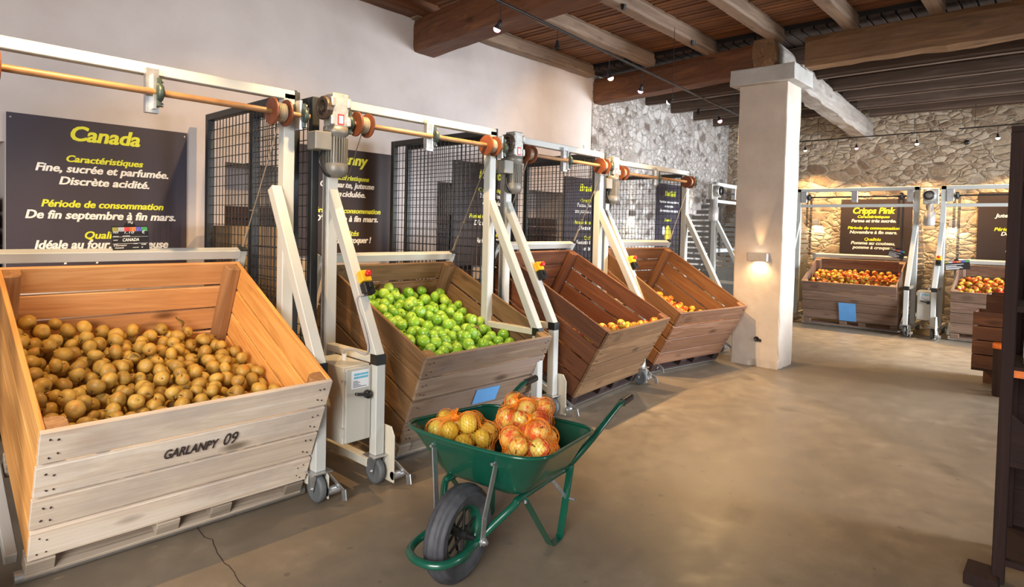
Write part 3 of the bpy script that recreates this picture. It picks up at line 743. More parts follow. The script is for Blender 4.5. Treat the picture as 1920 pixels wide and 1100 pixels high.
def crate(name, label, T, W, D, H, ci, group='wooden apple crates', panels=4, slat_gap=.012, mats=None, inner=None):
    """crate frame: x width, y depth (front at 0), z up; four slats per face, corner posts, pallet base"""
    t = thing('apple_crate', label, 'crate', T, group)
    key, fr, sd, pb = mats
    th = .022; pz = .10
    hh = (H-pz-slat_gap*(panels-1))/panels
    rng = random.Random(ci)
    def nails(mb, face):
        pass
    def face(nm, ax, y0, mat, cap=None):
        mb = MB()
        for k in range(panels):
            z0 = pz+k*(hh+slat_gap); z1 = z0+hh; j = rng.uniform(-.003, .003); e = rng.uniform(-.004, .004)
            if ax == 'x': mb.box(e, W+e*.5, y0+j, y0+th+j, z0, z1)
            else: mb.box(y0+j, y0+th+j, th+.003, D-th-.003, z0, z1)
        if nm != 'front_panel': return mb.build(nm, mat, t, bevel=.003)
        nf = len(mb.f)
        for xx in (.035, .062, W-.062, W-.035):
            for k in range(panels):
                for zf in (.25, .72):
                    z = pz+k*(hh+slat_gap)+hh*zf+rng.uniform(-.01, .01)
                    mb.cyl((xx+rng.uniform(-.006, .006), -.0045, z), (xx, .002, z), .0038, 6)
        o = mb.build(nm, [mat, M['stencil']], t, bevel=.003)
        for i_, p_ in enumerate(o.data.polygons): p_.material_index = 0 if i_ < nf else 1
        return o
    f = face('front_panel', 'x', 0, M[fr]); face('rear_panel', 'x', D-th, M[key+'x'])
    face('side_panel', 'y', 0, M[sd]); face('side_panel', 'y', W-th, M[sd])
    for (xx, yy) in ((th, th), (W-th-.075, th), (th, D-th-.075), (W-th-.075, D-th-.075)):
        mb = MB(); a = .075
        cx_ = 1 if xx < W/2 else 0; cy_ = 1 if yy < D/2 else 0
        c = .024
        poly = [(0, 0), (a, 0), (a, a), (0, a)]
        k = {(1, 1): 2, (0, 1): 3, (0, 0): 0, (1, 0): 1}[(cx_, cy_)]
        P_ = poly[k]; A_ = Vector(poly[k-1]); B_ = Vector(poly[(k+1) % 4]); P2 = Vector(P_)
        pl = [Vector(p) for p in poly]; pl[k:k+1] = [P2+(A_-P2)*.4, P2+(A_-P2)*.12+(B_-P2)*.12, P2+(B_-P2)*.4]
        mb.prism([(xx+p.x, yy+p.y) for p in pl], H-pz-.004, Matrix.Translation((0, 0, pz)))
        mb.build('corner_post', M['pinepost' if key == 'pine' else key+'z'], t, bevel=.003)
    mb = MB()
    n = int((D-.05)/.1)
    for k in range(n): mb.box(th, W-th, .03+k*(D-.06)/n, .03+(k+1)*(D-.06)/n-.008, pz-.018, pz)
    mb.build('floor_boards', M[key+'x'], t)
    mb = MB(); bw = .09
    for yy in (0.0, D/2-bw/2, D-bw):
        mb.box(.0, W, yy, yy+bw, .0, .018)
        for xx in (.0, W*.40, W*.60-.0, W-.10) if yy == 0 else (.0, W/2-.05, W-.10): mb.box(xx, xx+.10, yy+.002, yy+bw-.004, .018, pz-.018)
    mb.build('pallet_base', M[pb], t, bevel=.003)
    return t, f

CR = {  # x0, y0, z0, yaw, tilt, W, D, H
 1: (.489, 3.047, .030, -.021, .438, 1.197, 1.274, .744),
 2: (2.382, 3.094, .022, -.013, .406, 1.191, 1.251, .738),
 3: (4.05, 2.984, .030, .087, .499, 1.20, 1.241, .747),
 4: (5.693, 3.165, .030, -.159, .513, 1.20, 1.247, .749),
 5: (10.97, 3.262, .030, -1.52, .365, 1.334, 1.0, .752),
 6: (10.97, 1.265, .030, -1.545, .365, 1.334, 1.0, .752),
 7: (9.72, 3.66, .030, 0.0, .40, 1.20, 1.10, .74),
}
CT = {k: frame(*v[:5]) for k, v in CR.items()}
_, f1 = crate('c', 'pale pine apple crate with a stencilled front, heaped with russet apples', CT[1], *CR[1][5:], 1, mats=('pine', 'pine_front', 'pine_side', 'pallet'), slat_gap=.017)
_, f2 = crate('c', 'brown weathered crate heaped with green apples, blue card on its front', CT[2], *CR[2][5:], 2, mats=('brownold', 'brown_front', 'brownoldy', 'pallet'), slat_gap=.015)
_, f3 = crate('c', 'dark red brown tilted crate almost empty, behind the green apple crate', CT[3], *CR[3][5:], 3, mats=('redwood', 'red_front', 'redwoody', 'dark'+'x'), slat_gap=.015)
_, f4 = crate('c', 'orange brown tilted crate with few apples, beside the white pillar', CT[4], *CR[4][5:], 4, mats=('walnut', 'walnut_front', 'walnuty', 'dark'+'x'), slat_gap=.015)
_, f5 = crate('c', 'grey brown crate of mixed apples below the Cripps Pink board', CT[5], *CR[5][5:], 5, mats=('greyold', 'greyoldx', 'greyoldy', 'greyoldx'), slat_gap=.010)
_, f6 = crate('c', 'grey brown crate of mixed apples partly hidden behind the dark display rack', CT[6], *CR[6][5:], 6, mats=('greyold', 'greyoldx', 'greyoldy', 'greyoldx'), slat_gap=.010)

# stencil and cards on the crates
fx = lambda x, y, z: Matrix.Translation((x, y, z)) @ Matrix.Rotation(pi/2, 4, 'X')
lettering('stencil', M['stencil'], f1, [('GARLANPY', .225, .048, fx(.560, -.0055, .485), dict(shear=.16, bold=.014)), ('09', .062, .066, fx(.728, -.0055, .486), dict(shear=.16, bold=.0))])
t = tag(MB().add([(.54, -.012, .29), (.765, -.012, .285), (.772, -.010, .40), (.545, -.010, .405), (.54, -.009, .29), (.765, -.009, .285), (.772, -.007, .40), (.545, -.007, .405)], [(0, 1, 2, 3), (7, 6, 5, 4), (0, 4, 5, 1), (1, 5, 6, 2), (2, 6, 7, 3), (3, 7, 4, 0)]).xf(CT[2]).build('blue_card', M['blue_card']), 'light blue card pinned on the green apple crate', 'card')
t = tag(MB().box(.54, .78, -.012, -.008, .105, .42).xf(CT[5]).build('blue_card', M['blue_card']), 'blue card on the crate below the Cripps Pink board', 'card')

ST = {}
ST[1], _ = station(.20, 3.42, 0, 1.64, 'white steel tipping station holding the pine crate of russet apples', CT[1], *CR[1][5:], 1, cab=False, rb=.078)
ST[2], _ = station(2.06, 3.405, 0, 1.51, 'white steel tipping station with a grey cabinet, holding the green apple crate', CT[2], *CR[2][5:], 2)
ST[3], _ = station(3.80, 3.50, .02, 1.50, 'white steel tipping station holding the dark red nearly empty crate', CT[3], *CR[3][5:], 3, cab=False)
ST[4], _ = station(5.71, 3.77, -.05, 1.80, 'white steel tipping station holding the orange brown crate by the pillar', CT[4], *CR[4][5:], 4, cab=False)
ST[5], _ = station(11.36, 3.56, -pi/2, 1.79, 'white steel station with two cross bars and chains, in front of the Cripps Pink board', CT[5], *CR[5][5:], 5, flat=True, cab=False)
ST[6], _ = station(11.36, 1.50, -pi/2, 1.79, 'white steel station with two cross bars, partly hidden by the dark display rack', CT[6], *CR[6][5:], 6, flat=True)
ST[7], _ = station(9.33, 4.12, .02, 1.6, 'white steel station with slatted guards in the stone corner, half behind the pillar', CT[7], *CR[7][5:], 7, flat=True, cab=False)

# mesh guards
VZ = lambda x, y, yaw=pi/2: frame(x, y, 0, yaw)
wire_cage('mesh_guard', VZ(1.90, 3.52), 1.33, 2.30, 'black wire mesh guard beside the Canada board')
wire_cage('mesh_guard', VZ(2.03, 3.51), .88, 2.29, 'black wire mesh guard behind the first geared motor')
wire_cage('mesh_guard', VZ(3.64, 3.52), 1.34, 2.30, 'black wire mesh guard beside the green apple board')
wire_cage('mesh_guard', VZ(3.765, 3.60), 1.20, 2.28, 'black wire mesh guard behind the second geared motor')
wire_cage('mesh_guard', VZ(5.42, 3.60), 1.28, 2.30, 'black wire mesh guard in front of the Braeburn board')
wire_cage('mesh_guard', VZ(5.665, 3.86), 1.05, 2.28, 'black wire mesh guard behind the third geared motor')
wire_cage('mesh_guard', VZ(7.62, 3.80), 1.20, 2.26, 'black wire mesh guard in front of the kiwi board')

# ------------------------------------------------------------------ information boards
def board(x, y, yaw, W, z0, z1, mat, lines, label, extra=None):
    """frame: x along board from its left edge, z up, face at -y"""
    T = frame(x, y, 0, yaw)
    t = thing('information_board', label, 'board', T, 'apple variety boards on the walls')
    b = MB().box(0, W, 0, .012, z0, z1).build('panel', mat, t)
    mb = MB()
    for xx in (.02, W-.02):
        for zz in (z0+.02, z1-.03): mb.cyl((xx, -.003, zz), (xx, .002, zz), .006, 8)
    mb.build('screw', M['zinc'], b)
    for col, nm in (('lime', 'yellow_lettering'), ('white', 'white_lettering')):
        L = [(s, w_*1.04, h, Matrix.Translation((xc-(.025 if yaw == 0 else 0), -.0015, z)) @ Matrix.Rotation(pi/2, 4, 'X'), dict(shear=.22, bold=.021)) for c, s, xc, z, w_, h in lines if c == col]
        if L: lettering(nm, M[col], t, L)
    if extra: extra(t)
    return t
def std(title, tw, c1, per, qual, xc, tz=2.03, k=1.0, dz=0):
    L = [('lime', title, xc, tz, tw, .098)] if title else []
    L.append(('lime', 'Caractéristiques', xc, 1.880, .455, .044))
    z = 1.808
    for s in c1: L.append(('white', s, xc, z, len(s)*.0315*k, .052)); z -= .085
    L.append(('lime', 'Période de consommation', xc, 1.568, .725, .047))
    z = 1.488
    for s in per: L.append(('white', s, xc, z, len(s)*.0318*k, .055)); z -= .085
    L.append(('lime', 'Qualités', xc, 1.350, .245, .050))
    z = 1.283
    for s in qual: L.append(('white', s, xc, z, len(s)*.0305*k, .056)); z -= .088
    return L
Wb = 1.105
board(.718, YW-.032, 0, Wb, 1.02, 2.172, M['board_a'], std('Canada', .41, ('Fine, sucrée et parfumée.', 'Discrète acidité.'), ('De fin septembre à fin mars.',), ('Idéale au four, savoureuse', 'et pour plats salés !'), .585), 'dark aubergine board headed Canada with yellow and white lettering')
board(2.70, YW-.032, 0, 1.125, 1.20, 2.20, M['board_b'], [(c, s, x_-.0, z+.03, w_, h) for c, s, x_, z, w_, h in std('Granny', .42, ('Croquante, juteuse', 'et acidulée.'), ("D'octobre à fin mars.",), ('Pomme à croquer !',), .60)], 'dark brown board headed Granny above the green apple crate')
board(4.645, YW-.032, 0, 1.08, 1.05, 2.235, M['board_b'], [(c, s, x_, z+.03, w_, h) for c, s, x_, z, w_, h in std('Reinette', .45, ('Tendre, douce', 'et sucrée.'), ("D'octobre à avril.",), ('Reine des tartes',), .64)], 'dark board behind the second mesh guard, its heading hidden')
board(6.68, YW-.032, 0, 1.05, 1.05, 2.21, M['board_a'], [(c, s, x_, z+.0, w_, h) for c, s, x_, z, w_, h in std('Braeburn', .50, ('Ferme, juteuse avec', 'une pomme de caractère'), ("D'octobre à mai.",), ('Fondante, très bonne', 'en tarte.'), .62)], 'dark board headed Braeburn behind the third mesh guard')
def kiwi_art(t):
    v = MB(); K = 28
    v.prism([(.40+.105*cos(2*pi*k/K), .0+.17*sin(2*pi*k/K)) for k in range(K)], .002, Matrix.Translation((0, -.0015, 1.42)) @ Matrix.Rotation(pi/2, 4, 'X'))
    v.build('fruit_slice', M['kiwi'], t)
    v = MB(); v.prism([(.25+.05*cos(2*pi*k/K), .075*sin(2*pi*k/K)) for k in range(K)], .002, Matrix.Translation((0, -.001, 1.50)) @ Matrix.Rotation(pi/2, 4, 'X'))
    v.build('fruit_half', M['white'], t)
board(9.18, YW-.035, 0, .86, 1.06, 2.29, M['board_a'], [('lime', 'Kiwi Gold', .48, 2.09, .36, .085), ('white', 'Produit sur notre exploitation,', .45, 1.97, .66, .04), ('white', 'sans pépins.', .45, 1.90, .30, .04), ('white', 'En vente au magasin', .45, 1.82, .60, .045), ('lime', 'Bravo !', .42, 1.66, .22, .05)], 'grey brown board headed Kiwi Gold with a yellow fruit slice on it', kiwi_art)
yb = 3.03
board(XB-.035, 3.01, -pi/2, 1.06, 1.10, 2.12, M['board_b'], [('lime', 'Cripps Pink', .50, 1.875, .60, .10)]+[(c, s, .50, z, w_, h) for c, s, z, w_, h in (
    ('lime', 'Caractéristiques', 1.80, .46, .042), ('white', 'Ferme et très sucrée.', 1.725, .64, .052), ('lime', 'Période de consommation', 1.605, .74, .048), ('white', 'Novembre à fin mars.', 1.53, .68, .052),
    ('lime', 'Qualités', 1.41, .235, .05), ('white', 'Pomme au couteau,', 1.345, .63, .052), ('white', 'pomme à croquer.', 1.27, .58, .052))], 'dark board headed Cripps Pink on the rear stone wall')
board(XB-.035, 1.10, -pi/2, 1.06, 1.10, 2.20, M['board_b'], [(c, s, .62, z, w_, h) for c, s, z, w_, h in (
    ('white', 'Juteuse et très sucrée.', 1.82, .80, .055), ('lime', 'Période de consommation', 1.615, .80, .05), ('white', 'De novembre à avril.', 1.545, .64, .055), ('white', 'Pomme à croquer.', 1.30, .52, .055))], 'dark board on the rear wall cut off by the display rack')

# price slates clipped on the cradle bars
def slate(T, label, words=None, w_=.17, h=.135):
    t = thing('price_slate', label, 'price tag', T, 'price slates on the stations')
    b = MB().box(-w_/2, w_/2, 0, .003, 0, h)
    b.prism([(.03*cos(pi*k/12)+.0, h+.03*sin(pi*k/12)-.003) for k in range(13)], .003, Matrix.Translation((0, .003, 0)) @ Matrix.Rotation(pi/2, 4, 'X'))
    b.build('slate', M['slate'], t)
    n = len(STR)
    for k, s in enumerate(STR):
        x0 = -w_/2+.004+k*(w_-.008)/n
        MB().box(x0, x0+(w_-.008)/n, -.0012, 0, h-.03, h-.006).build('colour_strip', M[s], t)
    F = lambda x, z: Matrix.Translation((x, -.001, z)) @ Matrix.Rotation(pi/2, 4, 'X')
    sc = w_/.17
    if words:
        L = [(s, a*sc, hh*sc, F(x*sc, z*sc), dict(shear=.2, bold=.0)) for s, a, hh, x, z in words]
        lettering('chalk_writing', M['white'], t, L)
        mb = MB(); mb.box(-w_/2+.002, w_/2-.004, -.001, 0, h*.55, h*.558); mb.box(-w_/2+.002, w_/2-.008, -.001, 0, h*.265, h*.273)
        mb.build('ruled_line', M['white'], t)
    else:
        mb = MB()
        for z, a in ((.75, .8), (.55, .5), (.42, .7), (.25, .75), (.12, .6)): mb.box(-w_/2+.01, -w_/2+.01+w_*a*.9, -.001, 0, h*z*.75, h*z*.75+.006)
        mb.build('chalk_writing', M['white'], t)
    return t
STR = ('strip_olive', 'strip_grey', 'strip_red', 'strip_orange', 'strip_blue', 'strip_green')
barz = lambda k, u: CT[k] @ Vector((u, CR[k][6]+.045, CR[k][7]+.066))
p = barz(1, .60)
slate(Matrix.Translation(p) @ Matrix.Rotation(R(-2), 4, 'Y') @ Matrix.Rotation(R(-8), 4, 'X'), 'black price slate marked Canada standing on the station bar',
      (('PRIX', .026, .011, -.066, .087), ('1,10', .045, .012, -.005, .085), ('€', .016, .016, .062, .084), ('PRODUIT', .026, .004, -.066, .070), ('POMMES', .034, .005, -.02, .070), ('VARIETE', .02, .004, -.07, .050), ('CANADA', .075, .016, .0, .045),
       ('ORIGINE', .02, .004, -.07, .030), ('ST BARTHELEMY', .06, .006, -.05, .021), ('FRANCE', .04, .006, -.055, .009), ('CALIBRE', .02, .004, .02, .030), ('75/85', .024, .006, .058, .024), ('CATEGORIE', .028, .004, .02, .010), ('II', .008, .006, .05, .009), ('1Kg', .024, .012, .004, .139)), w_=.185, h=.135)
p = barz(3, .36); slate(Matrix.Translation(p) @ Matrix.Rotation(R(32), 4, 'Z') @ Matrix.Rotation(R(-28), 4, 'X'), 'black price slate leaning on the bar of the dark red crate')
p = barz(4, .24); slate(Matrix.Translation(p) @ Matrix.Rotation(R(-20), 4, 'Z') @ Matrix.Rotation(R(-20), 4, 'X'), 'black price slate on the bar above the orange brown crate')
slate(Matrix.Translation((11.30, 2.05, 1.16)) @ Matrix.Rotation(-pi/2, 4, 'Z') @ Matrix.Rotation(R(14), 4, 'Y'), 'black price slate at the corner of the Cripps Pink crate', w_=.22)
slate(Matrix.Translation((11.05, 1.22, 1.03)) @ Matrix.Rotation(-pi/2, 4, 'Z') @ Matrix.Rotation(R(-8), 4, 'Y'), 'black price slate above the crate beside the display rack', w_=.30)

# ------------------------------------------------------------------ boxes in the wall recesses
def slat_box(x, y, z, W, D, H, label, group, mat='dark', yaw=0, n=3):
    t = thing('slatted_box', label, 'box', frame(x, y, z, yaw), group)
    hh = (H-.012*(n-1))/n
    for nm, ax, q in (('front_panel', 'x', 0), ('rear_panel', 'x', D-.014), ('side_panel', 'y', 0), ('side_panel', 'y', W-.014)):
        mb = MB()
        for k in range(n):
            z0 = k*(hh+.012)
            if ax == 'x': mb.box(0, W, q, q+.014, z0, z0+hh)
            else: mb.box(q, q+.014, .015, D-.015, z0, z0+hh)
        mb.build(nm, M[mat+ax], t)
    MB().box(.014, W-.014, .014, D-.014, .002, .014).build('base', M[mat+'x'], t)
    return t
hx = [(2.135, 'beside the Canada board', 'boxes stacked in the first recess'), (4.425, 'beside the Granny board', 'boxes stacked in the second recess'), (6.02, 'before the Braeburn board', 'boxes stacked in the third recess')]
for (x, lab, g) in hx:
    for k in range(5):
        slat_box(x, YW+.02, .002+k*.325, .56, .38, .32, 'dark wooden box '+lab+', '+('bottom', 'second', 'third', 'fourth', 'top')[k]+' one of its stack', g, 'dark')
for k in range(5): slat_box(.02, YW+.02, .002+k*.325, .66, .38, .32, 'dark wooden box at the picture edge of the Canada board, '+('bottom', 'second', 'third', 'fourth', 'top')[k]+' one', 'boxes at the far edge of the Canada board', 'dark')
c = thing('cardboard_box', 'brown cardboard box standing behind the first mesh guard', 'box', frame(1.98, 4.62, 0)); MB().box(0, .52, 0, .36, 0, 1.46).build('carton', M['carton'], c, bevel=.004)
mb = MB(); mb.box(.005, .255, -.003, .0, 1.30, 1.455); mb.box(.265, .515, -.003, .0, 1.30, 1.455); mb.build('flap', M['carton'], c)

# ------------------------------------------------------------------ apples
def apple_mesh(nm, mat, r=1.0, squat=.86, n=18, m=11, shp=1.0):
    prof = []
    for i in range(m+1):
        a = pi*i/m
        rr = sin(a)*(1+.10*cos(a)*shp); h = -cos(a)
        # dimples at stem and blossom ends
        d = max(0, (.42-rr)/.42)
        if h > 0: h -= .30*d*d*1.2
        else: h += .16*d*d*1.2
        prof.append((rr, h*squat))
    v = [(0, 0, prof[0][1])]; f = []
    for i in range(1, m):
        for k in range(n):
            a = 2*pi*k/n; w_ = 1+.025*cos(5*a)*(1 if prof[i][1] < 0 else .4)+.03*cos(2*a+i*.1)
            v.append((prof[i][0]*cos(a)*w_, prof[i][0]*sin(a)*w_, prof[i][1]))
    v.append((0, 0, prof[m][1]))
    for k in range(n): f.append((0, 1+(k+1) % n, 1+k))
    for i in range(m-2):
        for k in range(n): f.append((1+i*n+k, 1+i*n+(k+1) % n, 1+(i+1)*n+(k+1) % n, 1+(i+1)*n+k))
    L = len(v)-1
    for k in range(n): f.append((1+(m-2)*n+k, 1+(m-2)*n+(k+1) % n, L))
    v = [(a*r, b*r, c*r) for a, b, c in v]
    me = bpy.data.meshes.new(nm); me.from_pydata(v, [], f); me.polygons.foreach_set('use_smooth', [True]*len(f)); me.materials.append(mat); me.update()
    return me
def stem_mesh(r):
    mb = MB(); mb.tube([(0, 0, r*.5), (r*.03, 0, r*.75), (r*.14, r*.03, r*1.02)], [r*.055, r*.045, r*.07], 6)
    me = bpy.data.meshes.new('stem'); me.from_pydata(mb.v, [], mb.f); me.materials.append(M['stem']); me.update(); return me

def deposit(W, D, surf, r, depth, seed, umax=2000, floor=.02, K=36, margin=0.0, region=None):
    rng = np.random.RandomState(seed); P = np.zeros((0, 3)); Rr = np.zeros(0)
    miss = 0
    while len(P) < umax:
        ri = r*(1+rng.uniform(-.10, .10))
        u = rng.uniform(ri+margin, W-ri-margin, K); v = rng.uniform(ri+margin, D-ri-margin, K)
        s = np.array([surf(a, b) for a, b in zip(u, v)])
        h = np.maximum(s-depth, floor+ri)
        if len(P):
            d2 = (u[:, None]-P[None, :, 0])**2+(v[:, None]-P[None, :, 1])**2
            dd = (ri+Rr)[None, :]**2-d2
            h = np.maximum(h, np.where(dd > 0, P[None, :, 2]+np.sqrt(np.maximum(dd, 0)), -9).max(1))
        ok = h+ri*.55 <= s
        if region is not None: ok &= np.array([region(a, b) for a, b in zip(u, v)])
        if not ok.any():
            miss += 1
            if miss > 14: break
            continue
        score = np.where(ok, h-s, 9); i = int(score.argmin())
        P = np.vstack([P, [u[i], v[i], h[i]]]); Rr = np.append(Rr, ri)
    return P, Rr
def rot_rand(rng):
    return Euler((rng.uniform(0, 2*pi), rng.uniform(0, 2*pi), rng.uniform(0, 2*pi)))
def place_apples(name, T, P, Rr, surf, n_ind, meshes, label, group, stuff_label, seed, stem=None, inset=(.022, .022), base=.10):
    rng = random.Random(seed)
    key = [P[i][2]-surf(P[i][0], P[i][1])+.0 for i in range(len(P))]
    order = sorted(range(len(P)), key=lambda i: -key[i])
    under = MB(); ico = None
    for j, i in enumerate(order):
        loc = T @ Vector((P[i][0]+inset[0], P[i][1]+inset[1], P[i][2]))
        if j < n_ind:
            o = bpy.data.objects.new(name, rng.choice(meshes)); COL.objects.link(o)
            o.location = loc; o.rotation_euler = rot_rand(rng); o.scale = (Rr[i],)*3
            o['label'] = label; o['category'] = 'apple'; o['group'] = group
            if stem is not None:
                s = bpy.data.objects.new('stem', stem); COL.objects.link(s); s.parent = o
        else:
            q = (Matrix.Translation(loc) @ rot_rand(rng).to_matrix().to_4x4() @ Matrix.Scale(Rr[i], 4))
            me = meshes[0]
            under.add([q @ v.co for v in me.vertices], [tuple(p.vertices) for p in me.polygons], True)
    if under.v:
        tag(under.build(name+'_layer', meshes[0].materials[0], fix=False), stuff_label, 'apples', kind='stuff')
def bil(a, b, c, d, W, D):  # (0,f) (1,f) (0,b) (1,b)
    return lambda u, v: (a*(1-u/W)+b*u/W)*(1-v/D)+(c*(1-u/W)+d*u/W)*v/D
ru = [apple_mesh('russet_a', M['russet']), apple_mesh('russet_b', M['russet'], squat=.92, shp=.6), apple_mesh('russet_c', M['russet'], squat=.80)]
gr = [apple_mesh('green_a', M['granny'], squat=.93), apple_mesh('green_b', M['granny'], squat=.88, shp=1.3)]
sp_ = [apple_mesh('mixed_a', M['striped'], squat=.9, n=14, m=9), apple_mesh('mixed_b', M['striped'], squat=.86, n=14, m=9)]
STEM = stem_mesh(1.0)
iw = lambda k: (CR[k][5]-.046, CR[k][6]-.046)
W_, D_ = iw(1); s1 = bil(.67, .53, .50, .27, W_, D_); P, Rr = deposit(W_, D_, s1, .0375, .15, 5, floor=.10)
place_apples('russet_apple', CT[1], P, Rr, s1, 290, ru, 'dull golden russet apple in the heap of the pale pine crate', 'russet apples in the pine crate', 'russet apples lying under the top layer in the pine crate', 1, STEM)
W_, D_ = iw(2); s2 = bil(.69, .60, .66, .50, W_, D_); P, Rr = deposit(W_, D_, s2, .0425, .16, 6, floor=.10)
place_apples('green_apple', CT[2], P, Rr, s2, 270, gr, 'shiny green apple in the heap of the brown weathered crate', 'green apples in the brown crate', 'green apples lying under the top layer in the brown crate', 2, STEM)
W_, D_ = iw(3); s3 = lambda u, v: min(.69, .90-1.1*v-.12*u); P, Rr = deposit(W_, D_, s3, .040, .20, 7, floor=.10, region=lambda u, v: v < .62)
place_apples('striped_apple', CT[3], P, Rr, s3, 60, sp_, 'red and yellow apple left at the bottom of the dark red crate', 'leftover apples in the dark red crate', 'apples under the leftover ones in the dark red crate', 3)
W_, D_ = iw(4); s4 = lambda u, v: .66-.13*u-.27*v; P, Rr = deposit(W_, D_, s4, .040, .15, 8, floor=.10)
place_apples('striped_apple', CT[4], P, Rr, s4, 190, sp_, 'red and yellow apple lying in the orange brown crate by the pillar', 'apples in the orange brown crate', 'apples under the top ones in the orange brown crate', 4)
W_, D_ = iw(5); s5 = bil(.70, .70, .60, .58, W_, D_); P, Rr = deposit(W_, D_, s5, .040, .13, 9, floor=.10)
place_apples('mixed_apple', CT[5], P, Rr, s5, 180, sp_, 'red and yellow apple in the crate below the Cripps Pink board', 'apples in the Cripps Pink crate', 'apples under the top layer of the Cripps Pink crate', 5)
W_, D_ = iw(6); s6 = bil(.70, .70, .60, .58, W_, D_); P, Rr = deposit(W_, D_, s6, .046, .12, 10, floor=.10, region=lambda u, v: u < .75)
place_apples('mixed_apple', CT[6], P, Rr, s6, 90, sp_, 'red and yellow apple in the crate half hidden by the display rack', 'apples in the half hidden crate', 'apples under the top layer of the half hidden crate', 6)
# dry leaves in the heaps
def leaf(T, label):
    mb = MB(); v = []; f = []; K = 8
    for i in range(K+1):
        t_ = i/K; wd = .018*sin(pi*min(1, t_*1.05))**.8; z = .012*sin(t_*5)
        v += [(t_*.075, -wd, z+.006), (t_*.075, 0, z), (t_*.075, wd, z+.007)]
    for i in range(K):
        for j in (0, 1): f.append((i*3+j, i*3+j+1, i*3+4+j, i*3+3+j))
    mb.add(v, f, True); mb.tube([(0, 0, 0), (-.02, .003, .012), (-.04, 0, .03)], .0016, 5)
    o = mb.xf(T).build('dry_leaf', M['leaf']); o.modifiers.new('thick', 'SOLIDIFY').thickness = .0008
    return tag(o, label, 'leaf')
leaf(CT[1] @ Matrix.Translation((.88, 1.15, .365)) @ Euler((.3, -.7, 1.9)).to_matrix().to_4x4(), 'dry leaf and twig among the russet apples near the rear slats')
leaf(CT[1] @ Matrix.Translation((.45, .62, .57)) @ Euler((.1, .1, .4)).to_matrix().to_4x4(), 'small dry leaf lying between russet apples at the middle of the heap')
leaf(CT[2] @ Matrix.Translation((.72, .36, .655)) @ Euler((.2, .1, -.5)).to_matrix().to_4x4(), 'dry brown leaf lying on the green apples')

# ------------------------------------------------------------------ wheelbarrow
BT = frame(1.775, 1.868, 0, R(10.2)) @ Matrix.Rotation(R(1.2), 4, 'X')
wb = thing('wheelbarrow', 'green metal wheelbarrow with one wheel, carrying netted bags of apples', 'wheelbarrow', BT)
G = M['green']
# tray: rounded rings lofted from the bottom to the rim
def ring(x0, x1, h0, h1, z0, z1, rc, bow=0, n=9):
    """rounded rectangle, x0 front x1 back, half widths h0 h1, heights z0 z1"""
    pts = []
    cs = [(x1, h1, 0), (x0, h0, 1), (x0, -h0, 2), (x1, -h1, 3)]
    for cx_, cy_, q in cs:
        sx = -1 if cx_ == x0 else 1; sy = 1 if cy_ > 0 else -1
        ox, oy = cx_-sx*rc, cy_-sy*rc
        for k in range(n):
            a = {0: 0, 1: pi/2, 2: pi, 3: 3*pi/2}[q]+(k/(n-1))*pi/2
            pts.append([ox+rc*cos(a), oy+rc*sin(a)])
    # densify straight runs, add bow at the front
    out = []
    m = len(pts)
    for i in range(m):
        p, q = pts[i], pts[(i+1) % m]
        d = math.dist(p, q); k = max(1, 6 if d > .1 else 1)
        for j in range(k): out.append([p[0]+(q[0]-p[0])*j/k, p[1]+(q[1]-p[1])*j/k])
    res = []
    for x_, y_ in out:
        t_ = (x_-x0)/(x1-x0)
        if t_ < .35: x_ -= bow*(1-(y_/h0)**2)*(1-t_/.35)
        res.append((x_, y_, z0+(z1-z0)*t_))
    return res
rings = [ring(.15, .565, .19, .21, .350, .350, .06), ring(.13, .59, .22, .235, .360, .358, .07), ring(.09, .625, .265, .262, .43, .41, .085, .01), ring(.05, .655, .31, .29, .51, .47, .10, .025), ring(.015, .69, .36, .325, .588, .53, .11, .04)]
n = min(len(r_) for r_ in rings); v = []; f = []
def resamp(r_, n):
    P_ = [Vector(p) for p in r_]+[Vector(r_[0])]; L = [0]
    for a, b in zip(P_, P_[1:]): L.append(L[-1]+(b-a).length)
    out = []; i = 0
    for k in range(n):
        s = L[-1]*k/n
        while L[i+1] < s: i += 1
        out.append(P_[i].lerp(P_[i+1], (s-L[i])/max(1e-9, L[i+1]-L[i])))
    return out
n = 96
# keep rings aligned by starting each at the same angle
rr = [resamp(r_, n) for r_ in rings]
mb = MB()
for r_ in rr: v += r_
for i in range(len(rr)-1):
    for k in range(n): f.append((i*n+k, i*n+(k+1) % n, (i+1)*n+(k+1) % n, (i+1)*n+k))
f.append(tuple(range(n))[::-1])
mb.add(v, f, True)
tray = mb.build('tray', G, wb); so = tray.modifiers.new('sheet', 'SOLIDIFY'); so.thickness = .003
sb = tray.modifiers.new('smooth', 'SUBSURF'); sb.levels = 1; sb.render_levels = 1
MB().tube(rr[-1], .0085, 10, closed=True).build('rolled_rim', G, tray)
def side_path(s):
    return [(-.10, s*.112, .192), (0, s*.103, .20), (.06, s*.135, .25), (.135, s*.185, .318), (.19, s*.185, .333), (.50, s*.19, .333), (.60, s*.205, .345), (.70, s*.272, .455), (.80, s*.29, .508), (.97, s*.30, .568), (1.02, s*.302, .578), (1.10, s*.302, .580)]
loop = [(-.10, -.112, .192), (-.16, -.108, .188), (-.215, -.085, .184), (-.243, -.04, .182), (-.247, 0, .182), (-.243, .04, .182), (-.215, .085, .184), (-.16, .108, .188), (-.10, .112, .192)]
path = [*reversed(side_path(-1))][:-1]+loop+side_path(1)[1:]
MB().tube(catmull(path, 5), .0165, 12).build('tube_frame', G, wb)
for s in (-1, 1):
    MB().cyl((1.035, s*.302, .5785), (1.155, s*.3025, .582), .0205, 14).build('grip', M['black'], wb, bevel=.003)
